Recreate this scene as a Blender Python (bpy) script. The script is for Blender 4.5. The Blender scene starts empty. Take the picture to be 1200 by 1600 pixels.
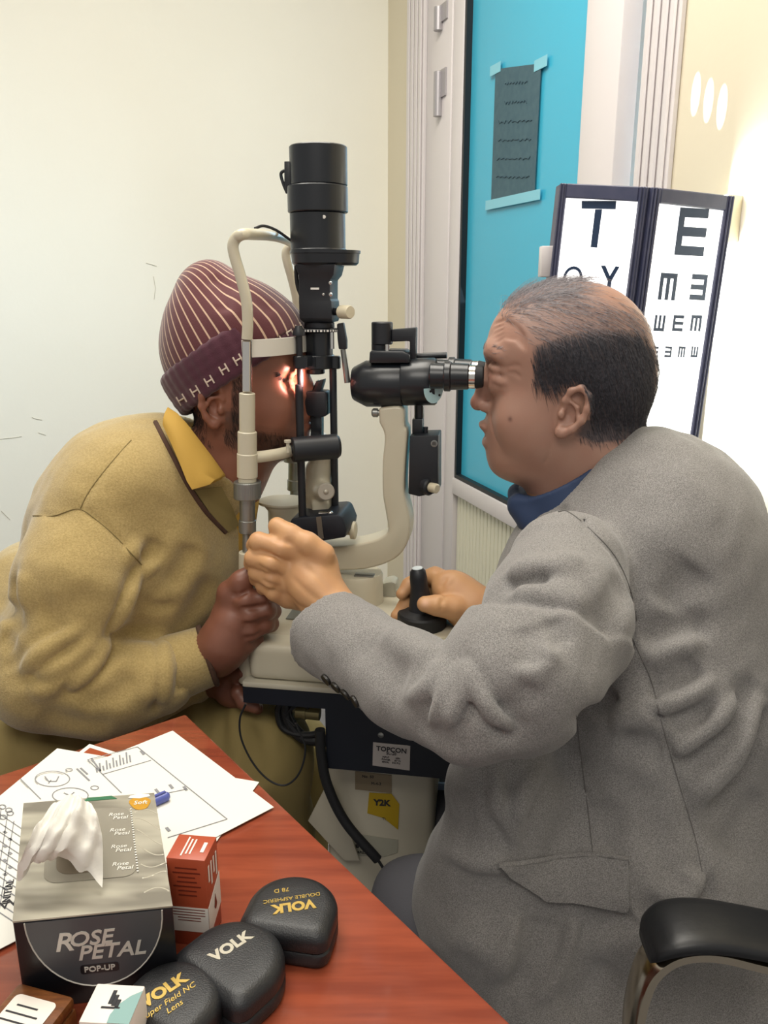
import bpy, bmesh, math, random
import numpy as np
from mathutils import Vector, Matrix
random.seed(7)
SC = bpy.context.scene
COL = SC.collection
V3 = lambda *a: np.array(a, float)
# ------------------------------------------------------------------ camera (1200 x 1600 frame)
FPX, CAMZ, PITCH = 1270.0, 1.24, math.radians(15.4)
SP, CP = math.sin(PITCH), math.cos(PITCH)
def ray(px, py):
    u, v = (px-600)/FPX, (py-800)/FPX
    return V3(u, CP - v*SP, -SP - v*CP)
CAM = V3(0, 0, CAMZ)
def at(px, py, Y):
    d = ray(px, py); return CAM + d*(Y/d[1])
def onz(px, py, z):
    d = ray(px, py); return CAM + d*((z-CAMZ)/d[2])
def onplane(px, py, p0, n):
    d = ray(px, py); n = np.asarray(n, float)
    return CAM + d*(np.dot(np.asarray(p0)-CAM, n)/np.dot(d, n))
def nrm(v):
    v = np.asarray(v, float); return v/max(np.linalg.norm(v), 1e-12)
# ------------------------------------------------------------------ materials
def hx(s):
    c = [int(s[i:i+2], 16)/255 for i in (0, 2, 4)]
    return tuple((x/12.92 if x <= .04045 else ((x+.055)/1.055)**2.4) for x in c) + (1,)
def mat(name, col, rough=.5, metal=0, bump=None, var=None, emit=None, spec=None, coat=0, sub=0, attr=False, sheen=0, stretch=None, trans=0):
    m = bpy.data.materials.new(name); m.use_nodes = True
    nt = m.node_tree; N = nt.nodes; L = nt.links
    b = N['Principled BSDF']
    col = hx(col) if isinstance(col, str) else col
    b.inputs['Base Color'].default_value = col
    b.inputs['Roughness'].default_value = rough
    b.inputs['Metallic'].default_value = metal
    if spec is not None: b.inputs['Specular IOR Level'].default_value = spec
    if coat: b.inputs['Coat Weight'].default_value = coat; b.inputs['Coat Roughness'].default_value = .08
    if sheen: b.inputs['Sheen Weight'].default_value = sheen
    if trans: b.inputs['Transmission Weight'].default_value = trans
    if sub:
        b.inputs['Subsurface Weight'].default_value = sub
        b.inputs['Subsurface Radius'].default_value = (.006, .002, .001)
        b.inputs['Subsurface Scale'].default_value = 1
    if emit: b.inputs['Emission Color'].default_value = col; b.inputs['Emission Strength'].default_value = emit
    src = None
    if attr:
        a = N.new('ShaderNodeAttribute'); a.attribute_name = 'Col'; src = a.outputs['Color']
    tc = N.new('ShaderNodeTexCoord'); vec = tc.outputs['Object']
    if stretch:
        mp = N.new('ShaderNodeMapping'); mp.inputs['Scale'].default_value = stretch[:3]
        if len(stretch) > 3: mp.inputs['Rotation'].default_value = (0, 0, stretch[3])
        L.new(vec, mp.inputs['Vector']); vec = mp.outputs['Vector']
    if var:                                  # (scale, colour b, amount, detail)
        n = N.new('ShaderNodeTexNoise'); n.inputs['Scale'].default_value = var[0]; n.inputs['Detail'].default_value = var[3] if len(var) > 3 else 4
        L.new(vec, n.inputs['Vector'])
        r = N.new('ShaderNodeValToRGB'); r.color_ramp.elements[0].position = .35; r.color_ramp.elements[1].position = .65
        r.color_ramp.elements[0].color = (0, 0, 0, 1); r.color_ramp.elements[1].color = (var[2],)*3 + (1,)
        L.new(n.outputs['Fac'], r.inputs['Fac'])
        mx = N.new('ShaderNodeMix'); mx.data_type = 'RGBA'
        if src: L.new(src, mx.inputs['A'])
        else: mx.inputs['A'].default_value = col
        mx.inputs['B'].default_value = hx(var[1])
        L.new(r.outputs['Color'], mx.inputs['Factor']); src = mx.outputs['Result']
    if src: L.new(src, b.inputs['Base Color'])
    if bump:                                 # (scale, strength, distance)
        n = N.new('ShaderNodeTexNoise'); n.inputs['Scale'].default_value = bump[0]; n.inputs['Detail'].default_value = 3
        L.new(vec, n.inputs['Vector'])
        bp = N.new('ShaderNodeBump'); bp.inputs['Strength'].default_value = bump[1]; bp.inputs['Distance'].default_value = bump[2] if len(bump) > 2 else .002
        L.new(n.outputs['Fac'], bp.inputs['Height']); L.new(bp.outputs['Normal'], b.inputs['Normal'])
    return m
# ------------------------------------------------------------------ objects
def finish(name, V, F, m, parent=None, smooth=30, bevel=0, seg=2, mats=None, fmat=None, col=None):
    V = np.asarray(V, float).reshape(-1, 3)
    off = np.array(parent.matrix_world.translation) if parent is not None else V3(0, 0, 0)
    if parent is not None and parent.parent is not None:
        off = TRUE_LOC[parent.name]
    elif parent is not None:
        off = TRUE_LOC[parent.name]
    loc = V3(0, 0, 0)
    if parent is None:
        lo, hi = V.min(0), V.max(0); loc = V3((lo[0]+hi[0])/2, (lo[1]+hi[1])/2, lo[2]); off = loc
    me = bpy.data.meshes.new(name)
    me.from_pydata((V-off).tolist(), [], [list(f) for f in F])
    me.update()
    if bevel:
        bm = bmesh.new(); bm.from_mesh(me)
        bmesh.ops.recalc_face_normals(bm, faces=bm.faces)
        ed = [e for e in bm.edges if len(e.link_faces) == 2 and e.calc_face_angle(0) > .6]
        bmesh.ops.bevel(bm, geom=ed, offset=bevel, segments=seg, affect='EDGES', profile=.5, clamp_overlap=True)
        bm.to_mesh(me); bm.free()
    else:
        bm = bmesh.new(); bm.from_mesh(me); bmesh.ops.recalc_face_normals(bm, faces=bm.faces); bm.to_mesh(me); bm.free()
    if smooth:
        me.polygons.foreach_set('use_smooth', [True]*len(me.polygons))
        me.set_sharp_from_angle(angle=math.radians(smooth))
    o = bpy.data.objects.new(name, me); COL.objects.link(o)
    if m is not None: me.materials.append(m)
    if parent is not None: o.parent = parent
    else: o.location = loc
    TRUE_LOC[o.name] = off
    return o
TRUE_LOC = {}
def thing(name, label, cat, loc, group=None):
    o = bpy.data.objects.new(name, None); COL.objects.link(o)
    o.location = loc; o.empty_display_size = .03
    o['label'] = label; o['category'] = cat
    if group: o['group'] = group
    TRUE_LOC[o.name] = np.array(loc, float)
    return o
def tag(o, label, cat, group=None):
    o['label'] = label; o['category'] = cat
    if group: o['group'] = group
    return o
def struct(o):
    o['kind'] = 'structure'; return o
class MB:
    """collects shapes in world coordinates, becomes one mesh"""
    def __init__(s): s.v = []; s.f = []
    def add(s, V, F):
        n = len(s.v); s.v += [tuple(map(float, p)) for p in V]; s.f += [tuple(i+n for i in f) for f in F]; return s
    def prism(s, poly, ext):                  # poly: list of 3D points, ext: vector
        P = [np.asarray(p, float) for p in poly]; e = np.asarray(ext, float); n = len(P)
        return s.add(P + [p+e for p in P], [tuple(range(n))[::-1], tuple(range(n, 2*n))] + [(i, (i+1) % n, n+(i+1) % n, n+i) for i in range(n)])
    def box(s, c, ax, ay, az):                # centre + three half vectors
        c, ax, ay, az = [np.asarray(q, float) for q in (c, ax, ay, az)]
        V = [c+i*ax+j*ay+k*az for k in (-1, 1) for j in (-1, 1) for i in (-1, 1)]
        return s.add(V, [(0, 2, 3, 1), (4, 5, 7, 6), (0, 1, 5, 4), (2, 6, 7, 3), (0, 4, 6, 2), (1, 3, 7, 5)])
    def rings(s, R, cap=True, close=False):   # list of rings (equal length)
        n = len(R[0]); V = [p for r in R for p in r]; F = []
        m = len(R)
        for a in range(m-1 if not close else m):
            b = (a+1) % m
            for i in range(n): F.append((a*n+i, a*n+(i+1) % n, b*n+(i+1) % n, b*n+i))
        if cap and not close: F += [tuple(range(n))[::-1], tuple(range((m-1)*n, m*n))]
        return s.add(V, F)
    def lathe(s, base, axis, prof, n=32, sx=1):   # prof: list (r, h)
        a = nrm(axis); t = V3(0, 0, 1) if abs(a[2]) < .9 else V3(1, 0, 0)
        x = nrm(np.cross(t, a)); y = np.cross(a, x); base = np.asarray(base, float)
        R = [[base + a*h + (x*math.cos(2*math.pi*i/n)*sx + y*math.sin(2*math.pi*i/n))*max(r, 1e-5) for i in range(n)] for r, h in prof]
        return s.rings(R)
    def cyl(s, a, b, r, n=24, r2=None):
        a, b = np.asarray(a, float), np.asarray(b, float); L = np.linalg.norm(b-a)
        return s.lathe(a, b-a, [(r, 0), (r if r2 is None else r2, L)], n)
    def tube(s, pts, r, n=12, flat=None):     # swept along a polyline with parallel transport
        P = [np.asarray(p, float) for p in pts]; m = len(P)
        rr = r if hasattr(r, '__len__') else [r]*m
        T = [nrm(P[min(i+1, m-1)]-P[max(i-1, 0)]) for i in range(m)]
        x = nrm(np.cross(T[0], V3(0, 0, 1) if abs(T[0][2]) < .9 else V3(1, 0, 0)))
        R = []
        for i in range(m):
            x = nrm(x - T[i]*np.dot(x, T[i])); y = np.cross(T[i], x)
            R.append([P[i] + (x*math.cos(2*math.pi*k/n) + y*math.sin(2*math.pi*k/n))*rr[i] for k in range(n)])
        return s.rings(R)
    def obj(s, name, m, parent=None, **k): return finish(name, s.v, s.f, m, parent, **k)
def smoothpath(pts, n=8):                      # Catmull-Rom
    P = [np.asarray(p, float) for p in pts]; P = [2*P[0]-P[1]] + P + [2*P[-1]-P[-2]]
    out = []
    for i in range(1, len(P)-2):
        for k in range(n):
            t = k/n
            out.append(.5*((2*P[i]) + (-P[i-1]+P[i+1])*t + (2*P[i-1]-5*P[i]+4*P[i+1]-P[i+2])*t*t + (-P[i-1]+3*P[i]-3*P[i+1]+P[i+2])*t**3))
    out.append(P[-2]); return out
def rrect(w, h, r, n=5):                       # rounded rectangle outline centred on 0
    o = []
    for cx, cy, a0 in ((w/2-r, h/2-r, 0), (-w/2+r, h/2-r, 90), (-w/2+r, -h/2+r, 180), (w/2-r, -h/2+r, 270)):
        for k in range(n+1):
            a = math.radians(a0+90*k/n); o.append((cx+r*math.cos(a), cy+r*math.sin(a)))
    return o
def text(name, s, org, xd, yd, size, m, parent, ext=.0003, align='CENTER', shear=0, sx=1, bold=0):
    """lettering as one mesh: org = anchor, xd/yd = reading and up directions"""
    cu = bpy.data.curves.new(name, 'FONT'); cu.body = s; cu.size = size; cu.align_x = align; cu.align_y = 'CENTER'
    cu.extrude = ext; cu.shear = shear; cu.resolution_u = 3; cu.offset = bold
    o = bpy.data.objects.new(name+'_tmp', cu); COL.objects.link(o)
    dg = bpy.context.evaluated_depsgraph_get(); me = o.evaluated_get(dg).to_mesh()
    V = np.array([v.co[:] for v in me.vertices]); F = [tuple(p.vertices) for p in me.polygons]
    o.evaluated_get(dg).to_mesh_clear(); bpy.data.objects.remove(o); bpy.data.curves.remove(cu)
    xd, yd = nrm(xd), nrm(yd); z = np.cross(xd, yd)
    W = np.asarray(org)[None] + V[:, :1]*sx*xd + V[:, 1:2]*yd + V[:, 2:3]*z
    return finish(name, W, F, m, parent, smooth=0)
def join_text(name, items, m, parent, **kw):
    """several lines of writing on one face as one mesh"""
    VV, FF, n = [], [], 0
    for it in items:
        s, org, xd, yd, size = it[:5]; k2 = dict(kw); k2.update(it[5] if len(it) > 5 else {})
        o = text('lettering_tmp', s, org, xd, yd, size, None, None, **k2)
        V = np.array([v.co[:] for v in o.data.vertices]) + TRUE_LOC[o.name]
        F = [tuple(i+n for i in p.vertices) for p in o.data.polygons]
        n += len(V); VV.append(V); FF += F
        me = o.data; bpy.data.objects.remove(o); bpy.data.meshes.remove(me)
    return finish(name, np.vstack(VV), FF, m, parent, smooth=0)
# ------------------------------------------------------------------ implicit surfaces (numpy)
def smin(a, b, k):
    if k <= 0: return np.minimum(a, b)
    h = np.maximum(k-np.abs(a-b), 0)/k
    return np.minimum(a, b) - h*h*k*.25
class Sdf:
    def __init__(s): s.p = []
    def _add(s, fn, c, R, k, op, slack=1.0): s.p.append((fn, np.asarray(c, float), float(R), k, op)); return s
    def cone(s, a, b, ra, rb=None, k=.01, op='u', flat=None):
        a, b = np.asarray(a, float), np.asarray(b, float); rb = ra if rb is None else rb
        ba = b-a; L2 = max(np.dot(ba, ba), 1e-12)
        if flat is not None: fd, fs = nrm(flat[0]), flat[1]
        def fn(P):
            q = P-a
            h = np.clip(q@ba/L2, 0, 1)
            w = q-h[:, None]*ba
            if flat is not None:
                c = w@fd; w = w + np.outer(c*(1/fs-1), fd)
                r = ra+(rb-ra)*h
                d = np.linalg.norm(w, axis=1)
                return (d-r)*np.where(np.abs(c)/fs > .5*d, fs if fs < 1 else 1, 1 if fs < 1 else 1)
            return np.linalg.norm(w, axis=1)-(ra+(rb-ra)*h)
        m = max(ra, rb)*(max(1, flat[1]) if flat is not None else 1)
        return s._add(fn, (a+b)/2, np.sqrt(L2)/2+m, k, op)
    def chain(s, pts, rs, k=.01, op='u', flat=None):
        """one smooth tapered limb through several points"""
        P0 = [np.asarray(p, float) for p in pts]
        for i in range(len(P0)-1): s.cone(P0[i], P0[i+1], rs[i], rs[i+1], k, op, flat)
        return s
    def ell(s, c, r, axes=None, k=.01, op='u'):
        c = np.asarray(c, float); r = np.asarray(r, float)
        A = np.eye(3) if axes is None else np.array([nrm(x) for x in axes])
        def fn(P):
            q = (P-c)@A.T
            k0 = np.linalg.norm(q/r, axis=1); k1 = np.linalg.norm(q/(r*r), axis=1)
            return k0*(k0-1)/np.maximum(k1, 1e-9)
        return s._add(fn, c, r.max(), k, op)
    def box(s, c, h, axes=None, rd=.005, k=.01, op='u'):
        c = np.asarray(c, float); h = np.asarray(h, float)-rd
        A = np.eye(3) if axes is None else np.array([nrm(x) for x in axes])
        def fn(P):
            q = np.abs((P-c)@A.T)-h
            return np.linalg.norm(np.maximum(q, 0), axis=1)+np.minimum(q.max(1), 0)-rd
        return s._add(fn, c, np.linalg.norm(h)+rd*2, k, op)
    def crease(s, pts, w, depth, R=None):      # depth > 0 presses a valley, < 0 raises a ridge
        P0 = np.array([np.asarray(p, float) for p in pts])
        c = P0.mean(0); rad = np.linalg.norm(P0-c, axis=1).max()+3*w
        def fn(P):
            best = np.full(len(P), 1e9); tt = np.zeros(len(P)); n = len(P0)-1
            for i in range(n):
                a, ba = P0[i], P0[i+1]-P0[i]; q = P-a
                h = np.clip(q@ba/max(ba@ba, 1e-12), 0, 1)
                d = np.linalg.norm(q-h[:, None]*ba, axis=1)
                u = d < best; best = np.where(u, d, best); tt = np.where(u, (i+h)/n, tt)
            return depth*np.exp(-(best/w)**2)*np.clip(np.minimum(tt, 1-tt)*5+.15, 0, 1)
        return s._add(fn, c, rad, 0, 'd')
    def warp(s, fn, c=(0, 0, 0), R=99): return s._add(fn, c, R, 0, 'd')
    def cut(s, p, n, k=0):                     # keep the side where (x-p).n < 0
        p, n = np.asarray(p, float), nrm(n)
        return s._add(lambda P: (P-p)@n, p, 99, k, 'i')
    def hollow(s, fn, c, R): return s._add(fn, c, R, .003, 's')
    def __call__(s, P, idx=None):
        P = np.asarray(P, float).reshape(-1, 3)
        d = np.full(len(P), 1.0)
        for i in (range(len(s.p)) if idx is None else idx):
            fn, c, R, k, op = s.p[i]
            if op == 'u': d = smin(d, fn(P), k)
            elif op == 's': d = -smin(-d, fn(P), k)
            elif op == 'i': d = -smin(-d, -fn(P), k)
            elif op == 'd': d = d+fn(P)
        return d
    def active(s, c, r):
        return [i for i, (fn, pc, R, k, op) in enumerate(s.p) if np.linalg.norm(pc-c) < R+r+k+.012 or R > 50]
    def bounds(s):
        u = [(c, R) for fn, c, R, k, op in s.p if op == 'u']
        return np.min([c-R for c, R in u], 0)-.02, np.max([c+R for c, R in u], 0)+.02
    def many(s, pts, t0=.45, t1=1.7, n=150):
        """first crossing of many photograph rays with the surface; nan where a ray misses"""
        D = np.array([nrm(ray(*p)) for p in pts]); t = np.linspace(t0, t1, n); m = len(D)
        v = s((CAM+D[:, None, :]*t[None, :, None]).reshape(-1, 3)).reshape(m, n)
        neg = v < 0; ok = neg.any(1); i = np.maximum(neg.argmax(1), 1)
        a, b = t[i-1], t[i]
        for _ in range(12):
            c = (a+b)/2; ins = s(CAM+D*c[:, None]) < 0; b = np.where(ins, c, b); a = np.where(ins, a, c)
        H = CAM+D*b[:, None]; H[~ok] = np.nan; return H
    def hit(s, px, py):
        h = s.many([(px, py)])[0]; return None if np.isnan(h[0]) else h
    def hits(s, pts):
        h = s.many(pts); return [p for p in h if not np.isnan(p[0])]
    def local(s, c, r):
        o = Sdf(); o.p = [s.p[i] for i in s.active(np.asarray(c, float), r)]; return o
    def grad(s, P, e=.0015):
        P = np.asarray(P, float).reshape(-1, 3)
        g = np.stack([s(P+e*np.eye(3)[i])-s(P-e*np.eye(3)[i]) for i in range(3)], 1)
        return g/np.maximum(np.linalg.norm(g, axis=1, keepdims=True), 1e-9)
    def mesh(s, h, B=12, lo=None, hi=None):
        l, u = s.bounds(); lo = l if lo is None else np.maximum(np.asarray(lo), l); hi = u if hi is None else np.minimum(np.asarray(hi), u)
        nb = np.ceil((hi-lo)/(B*h)).astype(int)
        g = np.stack(np.meshgrid(*[np.arange(n) for n in nb], indexing='ij'), -1).reshape(-1, 3)
        # coarse cull in two steps
        cen = lo+(g+.5)*B*h
        keep = np.zeros(len(g), bool)
        half = B*h*.5*1.7320508
        for k0 in range(0, len(g), 20000):
            keep[k0:k0+20000] = np.abs(s(cen[k0:k0+20000])) < half*1.6+.006
        g = g[keep]; cen = cen[keep]
        ii = np.stack(np.meshgrid(*[np.arange(-1, B+1)]*3, indexing='ij'), -1)     # nodes -1..B
        M = B+2
        big = 1 << 20
        def key(c): return ((c[..., 0]+1)*big + (c[..., 1]+1))*big + (c[..., 2]+1)
        VK, VP, Q = [], [], []
        corners = [(a, b, c) for a in (0, 1) for b in (0, 1) for c in (0, 1)]
        edges = [(i, j) for i in range(8) for j in range(i+1, 8) if sum(abs(corners[i][k]-corners[j][k]) for k in range(3)) == 1]
        ii2 = np.stack(np.meshgrid(*[np.arange(0, B+1)]*3, indexing='ij'), -1)
        for bi, c in zip(g, cen):
            act = s.active(c, half+.01)
            if not act: continue
            base = bi*B
            nodes = base+ii2
            D = s(lo+nodes.reshape(-1, 3)*h, act).reshape(B+1, B+1, B+1)
            neg = D < 0
            if neg.all() or not neg.any(): continue
            cd = [D[a:B+a, b:B+b, e:B+e] for a, b, e in corners]
            cnt = sum((x < 0).astype(int) for x in cd)
            ix = np.argwhere((cnt > 0) & (cnt < 8))
            if len(ix) == 0: continue
            vals = np.stack([x[ix[:, 0], ix[:, 1], ix[:, 2]] for x in cd], 1)
            acc = np.zeros((len(ix), 3)); nn = np.zeros(len(ix))
            for i, j in edges:
                a, b = vals[:, i], vals[:, j]; m = (a < 0) != (b < 0)
                t = np.where(m, a/np.where(m, a-b, 1), 0)
                pt = np.array(corners[i])+t[:, None]*(np.array(corners[j])-np.array(corners[i]))
                acc += pt*m[:, None]; nn += m
            VK.append(key(base+ix)); VP.append(lo+(base+ix+acc/nn[:, None])*h)
            for ax in range(3):
                sl0 = [slice(0, B)]*3; sl1 = list(sl0); sl1[ax] = slice(1, B+1)
                a, b = D[tuple(sl0)], D[tuple(sl1)]
                e = np.argwhere((a < 0) != (b < 0))
                if len(e) == 0: continue
                fl = a[e[:, 0], e[:, 1], e[:, 2]] < 0
                o1 = np.zeros(3, int); o2 = np.zeros(3, int); o1[(ax+1) % 3] = 1; o2[(ax+2) % 3] = 1
                n0 = base+e
                q = np.stack([key(n0-o1-o2), key(n0-o2), key(n0), key(n0-o1)], 1)
                q[~fl] = q[~fl][:, ::-1]
                Q.append(q)
        VK = np.concatenate(VK); VP = np.concatenate(VP); Q = np.concatenate(Q)
        o = np.argsort(VK); VK, VP = VK[o], VP[o]
        j = np.searchsorted(VK, Q); j = np.minimum(j, len(VK)-1)
        ok = (VK[j] == Q).all(1)
        return VP, j[ok]
def sdf_obj(name, V, Q, m, parent, colors=None, smooth_it=0, sharp=None):
    off = TRUE_LOC[parent.name] if parent is not None else None
    if off is None:
        lo, hi = V.min(0), V.max(0); off = V3((lo[0]+hi[0])/2, (lo[1]+hi[1])/2, lo[2])
    if smooth_it: V = relax(V, Q, smooth_it)
    me = bpy.data.meshes.new(name)
    n, q = len(V), len(Q)
    me.vertices.add(n); me.vertices.foreach_set('co', (V-off).astype(np.float32).ravel())
    me.loops.add(q*4); me.loops.foreach_set('vertex_index', Q.astype(np.int32).ravel())
    me.polygons.add(q); me.polygons.foreach_set('loop_start', np.arange(0, q*4, 4, dtype=np.int32))
    me.polygons.foreach_set('use_smooth', np.ones(q, bool))
    me.update(calc_edges=True); me.validate()
    if sharp: me.set_sharp_from_angle(angle=math.radians(sharp))
    if colors is not None:
        a = me.color_attributes.new('Col', 'FLOAT_COLOR', 'POINT')
        a.data.foreach_set('color', np.concatenate([colors, np.ones((n, 1))], 1).astype(np.float32).ravel())
    o = bpy.data.objects.new(name, me); COL.objects.link(o); me.materials.append(m)
    if parent is not None: o.parent = parent
    else: o.location = off
    TRUE_LOC[o.name] = np.array(off)
    return o
def relax(V, Q, it, lam=.5):
    E = np.concatenate([Q[:, [0, 1]], Q[:, [1, 2]], Q[:, [2, 3]], Q[:, [3, 0]]])
    E = np.concatenate([E, E[:, ::-1]])
    deg = np.bincount(E[:, 0], minlength=len(V)).astype(float)
    for k in range(it):
        for l in (lam, -lam*1.03):
            S = np.stack([np.bincount(E[:, 0], V[E[:, 1], c], minlength=len(V)) for c in range(3)], 1)
            V = V + l*(S/np.maximum(deg, 1)[:, None]-V)
    return V
def noise3(P, sc, seed=0):
    """cheap smooth pseudo noise: a sum of rotated sines"""
    r = np.random.RandomState(seed); o = np.zeros(len(P))
    for i in range(7):
        d = r.normal(size=3); d /= np.linalg.norm(d)
        o += np.sin(P@d*sc*(.6+.9*r.rand())*6.283 + r.rand()*6.283 + 1.3*np.sin(P@np.roll(d, 1)*sc*4 + i))
    return o/7*1.6
# ================================================================== camera
cd = bpy.data.cameras.new('camera'); co = bpy.data.objects.new('camera', cd); COL.objects.link(co)
co.location = (0, 0, CAMZ); co.rotation_euler = (math.pi/2-PITCH, 0, 0)
cd.sensor_fit = 'VERTICAL'; cd.sensor_height = 36; cd.lens = 36*FPX/1600; cd.clip_start = .02
SC.camera = co
SC.view_settings.view_transform = 'Standard'; SC.view_settings.look = 'None'; SC.view_settings.gamma = 1
SC.view_settings.exposure = 0.15
# ================================================================== room
WD = V3(-.326, .9454, 0)             # door wall, going away from the camera
WN = V3(-.9454, -.326, 0)            # its normal, into the room
W0 = at(1030, 450, 1.6); W0[2] = 0   # foot of the casing beside the chart
UP = V3(0, 0, 1)
def wallpt(px, py, off=0):           # a point of the door wall plane (off = distance into the room)
    return onplane(px, py, W0+WN*off, WN)
def wt(px, py=450, off=0):           # its run along the wall
    return float(np.dot(wallpt(px, py, off)-W0, WD))
m_wall = mat('cream_wall_paint', 'efeee4', .85, bump=(60, .12, .002), var=(1.3, 'e8e6da', .5))
m_wall2 = mat('warm_wall_paint', 'd8cfb8', .8, bump=(70, .12, .002))
m_white = mat('white_gloss_paint', 'd3cdcd', .35, bump=(25, .05))
m_ceil = mat('ceiling_paint', 'f0ece0', .9)
m_floor = mat('grey_floor', '77777b', .6, var=(14, '66666c', .8))
CEIL = 2.75
tc = wt(606, 450)                    # run of the corner
CORNER = W0+WD*tc
BD = V3(-.9454, -.326, 0)            # along the back wall, to the left
o = MB().prism([CORNER+WD*.0, CORNER+BD*3.2, CORNER+BD*3.2+UP*CEIL, CORNER+UP*CEIL], WD*.12).obj('wall_back', m_wall, smooth=0); struct(o)
# door opening runs
tJ0, tJ1 = wt(655), wt(1018)         # casing lines
tG0, tG1 = wt(716, 400), wt(906, 200)
def slab(a, b, z0, z1, off0, off1):
    """box on the door wall: runs a..b, heights z0..z1, depth off0..off1 into the room"""
    P = [W0+WD*a+WN*off0+UP*z0, W0+WD*b+WN*off0+UP*z0, W0+WD*b+WN*off0+UP*z1, W0+WD*a+WN*off0+UP*z1]
    return P, WN*(off1-off0)
HEAD = 2.25
b = MB(); b.prism(*slab(tJ0, tc, 0, CEIL, 0, -.12)); b.prism(*slab(-1.35, tJ1, 0, CEIL, 0, -.12)); b.prism(*slab(tJ1, tJ0, HEAD, CEIL, 0, -.12))
struct(b.obj('wall_right', m_wall2, smooth=0))
fl = [V3(-3.2, -1.2, 0), V3(2.2, -1.2, 0), V3(3.4, 3.0, 0), V3(2.4, 5.2, 0), V3(-3.6, 5.0, 0)]
struct(MB().prism(fl, V3(0, 0, -.05)).obj('floor', m_floor, smooth=0))
cl = [CORNER+BD*3.2-WD*4.2, CORNER-WD*4.2, CORNER, CORNER+BD*3.2]
struct(MB().prism([p+UP*CEIL for p in cl], V3(0, 0, .05)).obj('ceiling', m_ceil, smooth=0))
m_scuff = mat('wall_scuff', 'cbc8bb', .9)
wb = bpy.data.objects['wall_back']
def bwall(px, py): return onplane(px, py, CORNER-WD*.001, WD)
b = MB()
for pts in (((240, 432), (243, 450), (241, 468)), ((228, 411), (236, 413), (245, 416)), ((0, 686), (20, 684), (34, 682)), ((50, 652), (58, 655), (66, 656)), ((2, 798), (10, 806), (16, 812)), ((60, 676), (72, 680))):
    b.tube([bwall(*p) for p in pts], .0011, 5)
b.obj('scuff', m_scuff, wb, smooth=0)
# casings with grooves
def casing(name, a, b_, sgn):
    b = MB(); w = b_-a; n = 4
    b.prism(*slab(a, b_, 0, HEAD+.06, .0, .014))
    for i in range(n):
        x0 = a+w*(.06+.235*i); b.prism(*slab(x0, x0+w*.16, 0, HEAD+.06, .0141, .021))
    struct(b.obj(name, m_white, bevel=.003, seg=1))
casing('trim_1', wt(664), wt(640), 1)
casing('trim_2', wt(1036), wt(986), 1)
b = MB(); b.prism(*slab(wt(1036), wt(640), HEAD, HEAD+.07, .0, .02)); struct(b.obj('trim_3', m_white, bevel=.004))
# door frame jambs inside the opening
b = MB(); b.prism(*slab(wt(700), wt(664), 0, HEAD, -.10, .004)); struct(b.obj('trim_4', m_white, bevel=.004))
b = MB(); b.prism(*slab(wt(988), wt(981), 0, HEAD, -.10, .004)); struct(b.obj('trim_5', m_white, bevel=.003))
# the door leaf
m_teal = mat('teal_frosted_glass', '41b0cf', .3, bump=(400, .08, .0005), spec=.5)
m_gasket = mat('black_gasket', '10161c', .5)
door = bpy.data.objects.new('door_1', None); COL.objects.link(door); struct(door)
dl = W0+WD*wt(800)+WN*-.02; door.location = dl; TRUE_LOC['door_1'] = dl
dA, dB = wt(944), wt(700)
zG = wallpt(700, 742)[2]
b = MB()
b.prism(*slab(tG0, dB, .02, HEAD-.02, -.045, 0)); b.prism(*slab(dA, tG1, .02, HEAD-.02, -.045, 0))
b.prism(*slab(tG1, tG0, zG-.05, zG, -.045, .004)); b.prism(*slab(tG1, tG0, HEAD-.12, HEAD-.02, -.045, 0)); b.prism(*slab(tG1, tG0, .02, .14, -.045, 0))
b.obj('door_frame', m_white, door, bevel=.003)
b = MB(); b.prism(*slab(tG1, tG0, zG, HEAD-.12, -.03, -.022)); b.obj('glass_pane', m_teal, door, smooth=0)
b = MB(); g = .012
b.prism(*slab(tG0-g, tG0, zG, HEAD-.12, -.022, -.004)); b.prism(*slab(tG1+g, tG0-g, zG, zG+.012, -.022, -.004)); b.obj('gasket', m_gasket, door, smooth=0)
m_cream = mat('cream_panel', 'dcd9c4', .55)
b = MB(); b.prism(*slab(tG1, tG0, .14, zG-.05, -.035, -.02))
b.obj('lower_panel', m_cream, door, smooth=0)
b = MB(); n = 26
for i in range(n):
    x = tG1+(tG0-tG1)*(i+.5)/n; b.prism(*slab(x-.010, x+.010, .15, zG-.06, -.02, -.0155))
b.obj('ribbed_panel', m_cream, door, bevel=.002, seg=1)
m_metal = mat('brushed_metal', 'c9c6c4', .35, .9)
for y0, y1, y2 in ((10, 48, -30), (112, 182, 148)):
    b = MB(); x = 686 if y0 > 50 else 687
    p0, p1 = wallpt(x, y0, .012), wallpt(x-2, y1, .012)
    p0[:2] = p1[:2]; b.cyl(p1, p0, .014, 14)
    z0, z1 = p1[2], p0[2]
    b.prism(*slab(wt(694), wt(680), (z0+z1)/2-.01, z1+.004, .003, .009))
    b.obj('hinge', mat('hinge_white', 'a9a5a8', .35, .4), door, smooth=40)
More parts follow.
